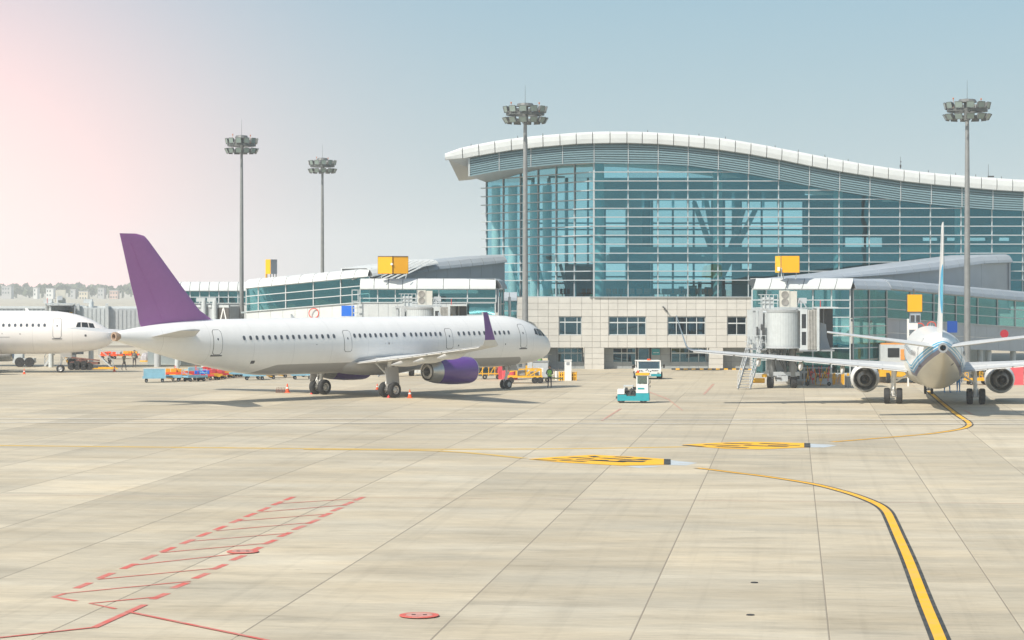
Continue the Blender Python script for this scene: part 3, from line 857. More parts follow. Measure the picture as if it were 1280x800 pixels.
# ------------------------------------------------------------------ piers and links
def panel_roof(parent, path, z_t, z_b, n, m_, out=.35, back=3.2, name='roof_panel', lean=0.0, tilt=.55):
    """path: plan points of the glass line; z_t, z_b: heights at path ends; a fat sloped edge panel row"""
    a, b = Vector(path[0]), Vector(path[1]); d = (b-a); L = d.length; d.normalize(); nn = Vector((d.y, -d.x))
    if nn.y > 0: nn = -nn
    for i in range(n):
        t0, t1 = i/n, (i+1)/n
        rings = []
        for t, e in ((t0, .028), (t1, -.028)):
            p = a + d*(L*t + e)
            zt = z_t[0]+(z_t[1]-z_t[0])*t; zb = z_b[0]+(z_b[1]-z_b[0])*t
            q = []
            for (o, zf) in ((-back, 1.0), (out-tilt, 1.0), (out-tilt*.45, .8), (out-tilt*.1, .35), (out, .06), (out, 0), (-.02, 0.0), (-back, .7)):
                s = p + nn*o + d*(lean*zf)
                q.append((s.x, s.y, zb + (zt-zb)*zf))
            rings.append(q)
        m = MB(); m.loft(rings); m.build(name, [m_], parent, world=True)
    rg = []
    for t in (0.002, .998):
        p = a + d*(L*t); zt = z_t[0]+(z_t[1]-z_t[0])*t; zb = z_b[0]+(z_b[1]-z_b[0])*t; q = []
        for (o, zf) in ((-back+.1, .94), (out-tilt-.03, .97), (out-tilt*.45-.03, .78), (out-tilt*.1-.03, .35), (out-.03, .06), (-.05, .06), (-back+.1, .6)):
            s = p + nn*o + d*(lean*zf); q.append((s.x, s.y, zb + (zt-zb)*zf))
        rg.append(q)
    m = MB(); m.loft(rg); m.build('roof_backing', [M_dark], parent, world=True)
def glass_wall(parent, path, z_b, z_t, cols, rows_, mm, gm, off=0.0, w=.10, barz=None, names=('glass_pane', 'mullion', 'transom')):
    a, b = Vector(path[0]), Vector(path[1]); d = (b-a); L = d.length; d.normalize(); nn = Vector((d.y, -d.x))
    if nn.y > 0: nn = -nn
    ang = math.atan2(d.y, d.x)
    def P3(t, z, o): p = a + d*(L*t) + nn*o; return (p.x, p.y, z)
    zb = lambda t: z_b[0]+(z_b[1]-z_b[0])*t
    zt = lambda t: z_t[0]+(z_t[1]-z_t[0])*t
    for t in cols:
        m = MB(); m.bar(P3(t, zb(t), .04), P3(t, zt(t), .04), w, w*1.4); m.build(names[1], [mm], parent, world=True)
    for f in rows_:
        m = MB(); m.bar(P3(cols[0], zb(cols[0])+(zt(cols[0])-zb(cols[0]))*f, .09), P3(cols[-1], zb(cols[-1])+(zt(cols[-1])-zb(cols[-1]))*f, .09), w*.9, w*.8)
        m.build(names[2], [mm], parent, world=True)
    fr = [0] + [f for f in rows_ if 0 < f < 1] + [1]
    for t0, t1 in zip(cols[:-1], cols[1:]):
        for f0, f1 in zip(fr[:-1], fr[1:]):
            q = []
            for o in (-.02, -.006):
                for t, f in ((t0, f0), (t1, f0), (t1, f1), (t0, f1)): q.append(P3(t, zb(t)+(zt(t)-zb(t))*f, o))
            m = MB(); m.add(q, [(0,1,2,3),(7,6,5,4),(0,4,5,1),(1,5,6,2),(2,6,7,3),(3,7,4,0)]); m.build(names[0], [gm], parent, world=True)
def slab_wall(parent, path, zb, zt, n, m_, off=0.0, name='wall_panel', th=.12, rows_=1):
    a, b = Vector(path[0]), Vector(path[1]); d = (b-a); L = d.length; d.normalize(); nn = Vector((d.y, -d.x))
    if nn.y > 0: nn = -nn
    for i in range(n):
      for r in range(rows_):
        q = []
        for o in (off, off-th):
            for t, e, k, ez in ((i/n, .012, 0, .01), ((i+1)/n, -.012, 0, .01), ((i+1)/n, -.012, 1, -.01), (i/n, .012, 1, -.01)):
                p = a + d*(L*t+e) + nn*o
                T = t; lo = zb[0]+(zb[1]-zb[0])*T; hi = zt[0]+(zt[1]-zt[0])*T
                q.append((p.x, p.y, lo + (hi-lo)*((r+k)/rows_) + ez))
        m = MB(); m.add(q, [(0,1,2,3),(7,6,5,4),(0,4,5,1),(1,5,6,2),(2,6,7,3),(3,7,4,0)]); m.build(name, [m_], parent, world=True)

# right pier: glass box with white roof
dR = 197.0
pR = thing('boarding_pier', 'glass stair pier with a white roof behind the near jet bridge', 'pier building', (PX(1000,dR), dR, 0))
aR, bR = (PX(940,dR), dR), (PX(1062.5,dR), dR)
zt, zb = PZ(347.8,dR), PZ(361.5,dR)
panel_roof(pR, (aR, bR), (zt,zt), (zb,zb), 6, M_roofw, out=.5, back=5, lean=.35, tilt=.9)
glass_wall(pR, (aR, bR), (.9,.9), (zb-.03,)*2, [0,.146,.29,.43,.62,.81,1], [0,.16,.30,.45,.56,.67,.78,.875,1], M_frame, M_glass2)
c1, c2 = (PX(1062.5,dR)+.1, dR+.1), (PX(1108,201), 201.0)
glass_wall(pR, (c1, c2), (.9,.9), (zb-.03,)*2, [.05,.5,1], [0,.16,.30,.45,.56,.67,.78,.875,1], M_lgrey, M_glass2)
panel_roof(pR, (c1, c2), (zt,zt-.1), (zb,zb-.1), 3, M_clad, out=.5, back=4, tilt=.9)  # side turned from the sun: white roof repeated with shade in its colour
m = MB(); m.box(aR[0]-.2, bR[0]+.2, dR-.5, dR+.3, 0, .85); m.bar((c1[0], c1[1], .42), (c2[0], c2[1], .42), .5, .84); m.build('base_wall', [M_conc], pR, world=True)
m = MB(); m.box(aR[0]+1.4, bR[0], dR+9, dR+9.2, 0, zb); m.box(aR[0]+1, bR[0], dR+.6, dR+9, 3.3, 3.5); m.box(aR[0]+1, bR[0], dR+.6, dR+9, 5.6, 5.75); m.box(aR[0]+1, aR[0]+1.3, dR+.5, dR+9, .9, zb)
m.build('interior_floor', [M_int], pR, world=True)
for k in range(2):     # stair flights seen through the glass
    m = MB(); x0, x1 = PX(1012, dR+3), PX(1052, dR+3)
    z0, z1 = (.9, 3.3) if k == 0 else (5.6, 3.4)
    m.bar((x0, dR+2.5+k, z0+(2.5 if k == 0 else 0)), (x1, dR+2.5+k, z1-(2.4 if k == 0 else 0)), .9, .35)
    m.build('stair_flight', [mat('pale_green_steel', (.42,.62,.55), .5)], pR, world=True)
m = MB()
for x in (1015, 1030, 1048, 1075, 1092): m.box(PX(x, dR+5), PX(x, dR+5)+.25, dR+5, dR+5.25, .9, zb)
m.build('interior_post', [mat('pale_green_steel', (.42,.62,.55), .5)], pR, world=True)
for k, x in enumerate((992,1005,1020,1042,1054,1060)):
    m = MB(); X = PX(x, dR-1); m.box(X-.09, X+.09, dR-1.1, dR-.92, 0, .95); m.build('guard_post', [M_yelp], pR, world=True)

# lower link on the right, running away and down
qa, qb = (PX(1108,201.2), 201.2), (PX(1290,224), 224.0)
lk = thing('connector_corridor', 'glazed corridor with shade-grey painted roof edge sloping down behind the rear-facing airliner', 'corridor', (*qa, 0))
za, zb2 = PZ(348.5,201), PZ(365,224)
wa, wb_ = PZ(361.5,201), PZ(377.5,224)
panel_roof(lk, (qa, qb), (za,zb2), (wa,wb_), 13, M_clad, out=.5, back=4, tilt=.9)
ga, gb = PZ(397.8,201), PZ(410,224)
glass_wall(lk, (qa, qb), (ga,gb), (wa-.02,wb_-.02), [0,.15,.30,.45,.60,.74,.87,1], [0,.33,.66,1], M_mull, M_glass2)
slab_wall(lk, (qa, qb), (ga-2.45,gb-2.3), (ga-.02,gb-.02), 12, M_clad, rows_=2)
m = MB()
dd = (Vector(qb)-Vector(qa)).normalized(); nb = Vector((-dd.y, dd.x))
pa, pb = Vector(qa)+nb*3.5, Vector(qb)+nb*3.5
m.add([(qa[0],qa[1]+.2,ga-.3),(qb[0],qb[1]+.2,gb-.3),(pb.x,pb.y,gb-.3),(pa.x,pa.y,ga-.3),(qa[0],qa[1]+.2,ga-.1),(qb[0],qb[1]+.2,gb-.1),(pb.x,pb.y,gb-.1),(pa.x,pa.y,ga-.1)],
      [(0,3,2,1),(4,5,6,7),(0,1,5,4),(1,2,6,5),(2,3,7,6),(3,0,4,7)]); m.build('corridor_floor', [M_int], lk, world=True)
m = MB(); m.bar((pa.x,pa.y,(ga+wa)/2), (pb.x,pb.y,(gb+wb_)/2), .2, wa-ga); m.build('corridor_rear_wall', [M_int], lk, world=True)
for t in (.42,.5,.66,.72,.9):
    p = Vector(qa)+(Vector(qb)-Vector(qa))*t + nb*.6; m = MB(); m.cyl((p.x,p.y,.9),(p.x,p.y,3.3+ (gb-ga)*t),.28,.28,14); c_ = m.build('support_column', [M_offw], lk, smooth=True, world=True)
    m = MB(); m.cyl((p.x,p.y,.0),(p.x,p.y,.9),.31,.31,14); m.build('striped_collar', [M_yelp], c_, world=True)
    m = MB(); m.cyl((p.x,p.y,.3),(p.x,p.y,.6),.32,.32,14); m.build('striped_collar', [M_black], c_, world=True)
m = MB(); p = Vector(qa)+nb*5; q = Vector(qb)+nb*5; m.bar((p.x,p.y,1.6),(q.x,q.y,1.6),.3,3.2); m.build('undercroft_wall', [M_int], lk, world=True)
# ground floor office below the first bays
glass_wall(lk, ((qa[0]+2,qa[1]+2.6+1.5), (qa[0]+9,qa[1]+2.6+10.8)), (0.3,.3), (2.9,2.9), [0,.2,.4,.6,.8,1], [0,.45,1], M_mull, M_glassd)

# upper link on the right
ua, ub = (PX(985,207), 207.0), (PX(1262,D-2), D-2.0)
ul = thing('access_ramp', 'enclosed ramp with shade-grey painted cladding rising in front of the terminal glass on the right', 'ramp', (*ua, 0))
prof = [(0,348.6,353.5),(.22,341.5,347.5),(.45,332.5,343),(.68,324.5,336.5),(.86,318.6,329.5),(1,317.8,328.2)]
for (t0,y0,b0),(t1,y1,b1) in zip(prof[:-1], prof[1:]):
    A, B = Vector(ua), Vector(ub); P, Q = A+(B-A)*t0, A+(B-A)*t1
    zz = (PZ(y0,P.y), PZ(y1,Q.y)); bz = (PZ(b0,P.y), PZ(b1,Q.y))
    n = max(2, round((t1-t0)*15)); panel_roof(ul, (tuple(P), tuple(Q)), zz, bz, n, M_clad, out=.4, back=3.6, tilt=.8)
    slab_wall(ul, (tuple(P), tuple(Q)), (min(5.6,bz[0]-.3), min(5.6,bz[1]-.3)), (bz[0]-.02, bz[1]-.02), max(1, n-1), M_clad, off=0)
m = MB(); m.box(ub[0]-.15, ub[0]+.05, ub[1]-.3, ub[1]+3, 5.6, PZ(328.2,231)); m.build('end_wall', [M_clad], ul, world=True)

# left pier
dL = 222.0
pL = thing('boarding_pier', 'white roofed glass pier standing behind the purple-tailed airliner', 'pier building', (PX(535,dL), dL, 0))
aL, bL = (PX(450,dL), dL), (PX(620,dL), dL)
zt, zb = PZ(348.2,dL), PZ(361.3,dL)
for t0, t1, n in ((0, .42, 4), (.42, 1, 3)):
    A, B = Vector(aL), Vector(bL); panel_roof(pL, (tuple(A+(B-A)*t0), tuple(A+(B-A)*t1)), (zt,zt), (zb,zb), n, M_roofw, out=.5, back=5, tilt=.9)
glass_wall(pL, (aL, bL), (PZ(378,dL),)*2, (zb-.03,)*2, [0,.13,.26,.42,.58,.79,1], [0,.32,1], M_frame, M_glass2)
glass_wall(pL, ((PX(583,dL),dL), (PX(619,dL),dL)), (.9,.9), (PZ(378,dL)-.05,)*2, [0,1], [0,.3,.5,.62,.8,1], M_frame, M_glass2)
slab_wall(pL, ((PX(449,dL),dL), (PX(582,dL),dL)), (0,0), (PZ(378.6,dL),)*2, 11, M_roofw, off=.05, rows_=3)
c1, c2 = (PX(620,dL)+.2, dL+.1), (PX(629,dL+8), dL+8.0)
panel_roof(pL, (c1, c2), (zt,zt), (zb,zb), 3, M_clad, out=.4, back=3, tilt=.8)
glass_wall(pL, (c1, c2), (.9,.9), (zb-.03,)*2, [0,.5,1], [0,.2,.4,.6,.8,1], M_lgrey, M_glass2)
m = MB(); m.box(aL[0]+.1, bL[0]-.1, dL+6, dL+6.2, 0, zb); m.box(aL[0]+.1, bL[0]-.1, dL+.4, dL+6, 5.4, 5.6); m.build('interior_floor', [M_int], pL, world=True)
for x in (625, 637):
    m = MB(); d = dL+2; m.cyl((PX(x,d),d,0),(PX(x,d),d,PZ(371,d)),.13,.13,8); m.build('down_pipe', [M_offw], pL, world=True)
m = MB()      # open stair frame at the left end
for x in (440.5, 448): m.box(PX(x,dL)-.04, PX(x,dL)+.04, dL-.5, dL-.42, 0, PZ(362,dL))
for y in (362.5, 376.5, 385, 391): m.box(PX(440.5,dL), PX(448,dL), dL-.5, dL-.42, PZ(y,dL)-.04, PZ(y,dL)+.04)
m.build('ladder_frame', [M_offw], pL, world=True)
# small grey lean-to between pier and terminal
m_ = thing('lean_to_porch', 'small grey roofed glass porch at the left foot of the terminal glass', 'porch', (PX(637,236), 236, 0))
A, B = (PX(627,236), 236.0), (PX(646.5,236), 236.0)
panel_roof(m_, (A, B), (PZ(365.3,236),)*2, (PZ(376,236),)*2, 2, M_clad, out=.4, back=2, tilt=.5)
glass_wall(m_, (A, B), (0.1,.1), (PZ(376.2,236),)*2, [0,.5,1], [0,.3,.6,.85,1], M_lgrey, M_glass2)
m = MB(); m.box(A[0], B[0], 238.5, 238.7, 0, PZ(376,236)); m.build('back_wall', [M_int], m_, world=True)

# upper link on the left
ua, ub = (PX(478,229), 229.0), (PX(631,240.5), 240.5)
ul = thing('access_ramp', 'enclosed ramp with shade-grey painted cladding rising to the left corner of the terminal glass', 'ramp', (*ua, 0))
prof = [(0,346,350),(.43,325.6,337),(.8,320.3,331.6),(1,318.8,328)]
for (t0,y0,b0),(t1,y1,b1) in zip(prof[:-1], prof[1:]):
    A, B = Vector(ua), Vector(ub); P, Q = A+(B-A)*t0, A+(B-A)*t1
    zz = (PZ(y0,P.y), PZ(y1,Q.y)); bz = (PZ(b0,P.y), PZ(b1,Q.y))
    n = max(1, round((t1-t0)*11)); panel_roof(ul, (tuple(P), tuple(Q)), zz, bz, n, M_clad, out=.4, back=3, tilt=.8)
    slab_wall(ul, (tuple(P), tuple(Q)), (5.6,5.6), (bz[0]-.02, bz[1]-.02), max(1, n), M_clad)
for k in range(7):     # slatted slope to the left of it
    y0 = 325.5 + k*2.6; m = MB(); d = 232+k*.3
    d = 226.5; m.bar(PT(494-k*9,349.5,d), PT(543-k*6.5,325.6,d+1.5), .26, .10); m.build('roof_slat', [M_roofw], ul, world=True)
m = MB(); m.add([PT(440,350,231), PT(500,349,232), PT(545,325.8,234), PT(500,325.8,235), PT(440,351,231.4), PT(500,350,232.4), PT(545,326.8,234.4), PT(500,326.8,235.4)],
      [(0,1,2,3),(7,6,5,4),(0,4,5,1),(1,5,6,2),(2,6,7,3),(3,7,4,0)]); m.build('roof_slope', [M_grey], ul, world=True)

# lower link on the left, in full sun
qa, qb = (PX(308,231), 231.0), (PX(462,226), 226.0)
lk = thing('connector_corridor', 'white roofed glazed corridor climbing to the right behind the purple-tailed airliner', 'corridor', (*qa, 0))
zA, zB = (PZ(349.2,231), PZ(335,226)), (PZ(360.5,231), PZ(345.5,226))
panel_roof(lk, (qa, qb), zA, zB, 9, M_roofw, out=.4, back=4, tilt=.9)
gz = (PZ(389.5,231), PZ(377,226))
glass_wall(lk, (qa, qb), gz, (zB[0]-.02, zB[1]-.02), [0,.10,.325,.55,.77,1], [0,.33,.66,1], M_frame, M_glass2)
slab_wall(lk, (qa, qb), (gz[0]-2.6,gz[1]-2.6), (gz[0]-.02,gz[1]-.02), 10, M_roofw, rows_=2)
A2, B2 = (PX(462,226)+.02, 226.0), (PX(545,233), 233.0)
panel_roof(lk, (A2, B2), (zA[1],PZ(324,233)), (zB[1],PZ(330,233)), 4, M_roofw, out=.4, back=4, tilt=.9)
m = MB(); m.bar((qa[0],qa[1]+3.5,(gz[0]+zB[0])/2), (qb[0],qb[1]+3.5,(gz[1]+zB[1])/2), .2, zB[0]-gz[0]); m.build('corridor_rear_wall', [M_int], lk, world=True)
m = MB(); m.bar((qa[0],qa[1]+1.8,gz[0]-.1), (qb[0],qb[1]+1.8,gz[1]-.1), 3.2, .15); m.build('corridor_floor', [M_int], lk, world=True)
for t in (.14,.2,.26):
    p = Vector(qa)+(Vector(qb)-Vector(qa))*t; m = MB(); m.bar((p.x,p.y+.6,gz[0]-.0),(p.x-1.1,p.y+.6,gz[0]+2.1),.14); m.build('corridor_brace', [M_col], lk, world=True)
for t in (.1,.35,.6,.85):
    p = Vector(qa)+(Vector(qb)-Vector(qa))*t; m = MB(); m.cyl((p.x,p.y+1.6,0),(p.x,p.y+1.6,gz[0]-.3),.3,.3,12); m.build('support_column', [M_offw], lk, world=True)
qa, qb = (PX(178,243), 243.0), (PX(309.5,243), 243.0)
lk = thing('connector_corridor', 'level white roofed glazed corridor seen behind the purple fin', 'corridor', (*qa, 0))
panel_roof(lk, (qa, qb), (PZ(352.2,243),)*2, (PZ(363.6,243),)*2, 11, M_roofw, out=.4, back=4, tilt=.9)
glass_wall(lk, (qa, qb), (PZ(379,243),)*2, (PZ(363.8,243),)*2, [i/11 for i in range(0,12)], [0,.5,1], M_frame, M_glass2)
slab_wall(lk, (qa, qb), (PZ(400,243),)*2, (PZ(379,243)-.02,)*2, 11, M_roofw)
m = MB(); m.box(qa[0], qb[0], 246.5, 246.7, 0, PZ(363.8,243)); m.build('corridor_rear_wall', [M_int], lk, world=True)

# ------------------------------------------------------------------ airliners
def catmull(tab, a):
    """smooth interpolation of a table of rows by its first column"""
    n = len(tab)
    for i in range(n-1):
        if a <= tab[i+1][0] or i == n-2:
            x0, x1 = tab[i][0], tab[i+1][0]
            t = max(0, min(1, (a-x0)/(x1-x0)))
            r = []
            for k in range(1, len(tab[0])):
                p1, p2 = tab[i][k], tab[i+1][k]
                m1 = (tab[i+1][k]-tab[i-1][k])/(tab[i+1][0]-tab[i-1][0]) if i > 0 else (p2-p1)/(x1-x0)
                m2 = (tab[i+2][k]-tab[i][k])/(tab[i+2][0]-tab[i][0]) if i < n-2 else (p2-p1)/(x1-x0)
                h = x1-x0; t2, t3 = t*t, t*t*t
                r.append((2*t3-3*t2+1)*p1 + (t3-2*t2+t)*h*m1 + (-2*t3+3*t2)*p2 + (t3-t2)*h*m2)
            return r
def section(tab, a):
    zc, rw, rh = catmull(tab, a)
    return zc, max(rw, .02), max(rh, .02)
def surf(tab, a, z, side, off=0.0):
    """point on the hull at distance a behind the nose and height z; side -1 = starboard"""
    zc, rw, rh = section(tab, a)
    s = max(-1, min(1, (z-zc)/rh)); c = math.sqrt(max(0, 1-s*s))
    return (-a, side*(rw*c + off*c), z + off*s)
def hull_patch(tab, a0, a1, z0, z1, side, off, na=3, nz=6, rad=.12, slant=0.0):
    m = MB(); vs = []
    for j in range(nz+1):
        v = j/nz; z = z0 + (z1-z0)*v
        e = 0.0
        dz = min(z-z0, z1-z)
        if dz < rad: e = rad - math.sqrt(max(0, rad*rad-(rad-dz)**2))
        for i in range(na+1):
            a = a0 + e + (a1-a0-2*e)*i/na + slant*v
            vs.append(surf(tab, a, z, side, off))
    m.add(vs, [(j*(na+1)+i, j*(na+1)+i+1, (j+1)*(na+1)+i+1, (j+1)*(na+1)+i) for j in range(nz) for i in range(na)])
    return m
def airfoil(x0, x1, y, z, th, camber=0.0, vert=False):
    """section ring; x runs back from LE a=x0 to TE a=x1"""
    pts = []
    c = x1-x0
    prof = [(0,0),(.03,.38),(.12,.75),(.3,1.0),(.5,.9),(.75,.48),(1,.04),(1,-.04),(.75,-.30),(.5,-.6),(.3,-.75),(.12,-.55),(.03,-.3)]
    for u_, t in prof:
        h = t*th/2
        if vert: pts.append((-(x0+c*u_), y+h, z))
        else: pts.append((-(x0+c*u_), y, z+h))
    return pts
M_hullw = None
def hull_mat(name, kind):
    m = bpy.data.materials.new(name); m.use_nodes = True
    t = m.node_tree; b = t.nodes['Principled BSDF']
    b.inputs['Roughness'].default_value = .34; b.inputs['Coat Weight'].default_value = .25; b.inputs['Coat Roughness'].default_value = .15
    tcn = N(t, 'ShaderNodeTexCoord'); s = N(t, 'ShaderNodeSeparateXYZ'); t.links.new(tcn.outputs['Object'], s.inputs[0])
    a = math_node(t, 'MULTIPLY', s.outputs['X'], -1.0)
    def between(v, lo, hi):
        return math_node(t, 'MULTIPLY', math_node(t, 'GREATER_THAN', v, lo), math_node(t, 'LESS_THAN', v, hi))
    white = (.85, .85, .84)
    if kind == 'grey_belly':
        # cool grey belly paint with a rounded front end
        lim = math_node(t, 'ADD', 2.62, math_node(t, 'MULTIPLY', math_node(t, 'POWER', math_node(t, 'MAXIMUM', math_node(t, 'SUBTRACT', 5.2, a), 0.0), 2.0), -.9))
        lim = math_node(t, 'ADD', lim, math_node(t, 'MULTIPLY', math_node(t, 'POWER', math_node(t, 'MAXIMUM', math_node(t, 'SUBTRACT', a, 31.0), 0.0), 1.3), -.25))
        f = math_node(t, 'LESS_THAN', s.outputs['Z'], lim)
        c = mix_col(t, f, white, (.40, .39, .38))
    elif kind == 'plain':
        c = mix_col(t, 0.0, (.82,.79,.77), white)
    else:
        w = math_node(t, 'SUBTRACT', s.outputs['Z'], math_node(t, 'ADD', 4.32, math_node(t, 'MULTIPLY', math_node(t, 'SUBTRACT', 37.5, a), -.185)))
        w = math_node(t, 'ADD', w, math_node(t, 'MULTIPLY', math_node(t, 'MAXIMUM', math_node(t, 'SUBTRACT', 28.0, a), 0.0), -.185))
        cream = (.56, .54, .47)
        c = mix_col(t, math_node(t, 'GREATER_THAN', w, -.30), cream, (.06, .06, .15))
        c = mix_col(t, math_node(t, 'GREATER_THAN', w, -.08), c, (.01, .22, .48))
        c = mix_col(t, math_node(t, 'GREATER_THAN', w, .06), c, white)
        c = mix_col(t, math_node(t, 'GREATER_THAN', w, .12), c, (.01, .30, .55))
        c = mix_col(t, math_node(t, 'GREATER_THAN', w, .28), c, white)
        c = mix_col(t, math_node(t, 'GREATER_THAN', w, .34), c, (.01, .36, .60))
        c = mix_col(t, math_node(t, 'GREATER_THAN', w, .46), c, white)
    # panel seams and streaky grime
    seam = between(math_node(t, 'FRACT', math_node(t, 'DIVIDE', a, 3.73)), 0.0, .006)
    n = N(t, 'ShaderNodeTexNoise', i_Scale=1.0, i_Detail=8.0, i_Roughness=.65)
    mp = N(t, 'ShaderNodeMapping'); mp.inputs['Scale'].default_value = (1.6, .8, .45); t.links.new(tcn.outputs['Object'], mp.inputs['Vector']); t.links.new(mp.outputs[0], n.inputs['Vector'])
    v = math_node(t, 'MULTIPLY_ADD', n.outputs['Fac'], .14, .91)
    v = math_node(t, 'MULTIPLY', v, math_node(t, 'MULTIPLY_ADD', seam, -.25, 1.0))
    seam2 = between(math_node(t, 'FRACT', math_node(t, 'DIVIDE', math_node(t, 'ADD', s.outputs['Z'], .2), .92)), 0.0, .012)
    v = math_node(t, 'MULTIPLY', v, math_node(t, 'MULTIPLY_ADD', seam2, -.10, 1.0))
    sc = N(t, 'ShaderNodeVectorMath', operation='SCALE'); t.links.new(c, sc.inputs[0]); t.links.new(v, sc.inputs['Scale'])
    t.links.new(sc.outputs[0], b.inputs['Base Color'])
    return m
def fin_mat():
    m = bpy.data.materials.new('fin_with_blue_motif'); m.use_nodes = True
    t = m.node_tree; b = t.nodes['Principled BSDF']; b.inputs['Roughness'].default_value = .35
    tcn = N(t, 'ShaderNodeTexCoord'); s = N(t, 'ShaderNodeSeparateXYZ'); t.links.new(tcn.outputs['Object'], s.inputs[0])
    x = math_node(t, 'ADD', s.outputs['X'], 37.6); z = math_node(t, 'SUBTRACT', s.outputs['Z'], 8.1)
    x2 = math_node(t, 'ADD', x, math_node(t, 'MULTIPLY', z, .45))
    r = math_node(t, 'ADD', math_node(t, 'MULTIPLY', math_node(t, 'POWER', math_node(t, 'ABSOLUTE', x2), 2.0), .5), math_node(t, 'MULTIPLY', math_node(t, 'POWER', math_node(t, 'ABSOLUTE', z), 2.0), .42))
    c = mix_col(t, math_node(t, 'LESS_THAN', r, 1.0), (.80,.80,.79), (.03,.40,.68))
    c = mix_col(t, math_node(t, 'LESS_THAN', math_node(t, 'ADD', r, math_node(t, 'MULTIPLY', s.outputs['Z'], .0)), .25), c, (.10,.55,.75))
    t.links.new(c, b.inputs['Base Color'])
    return m

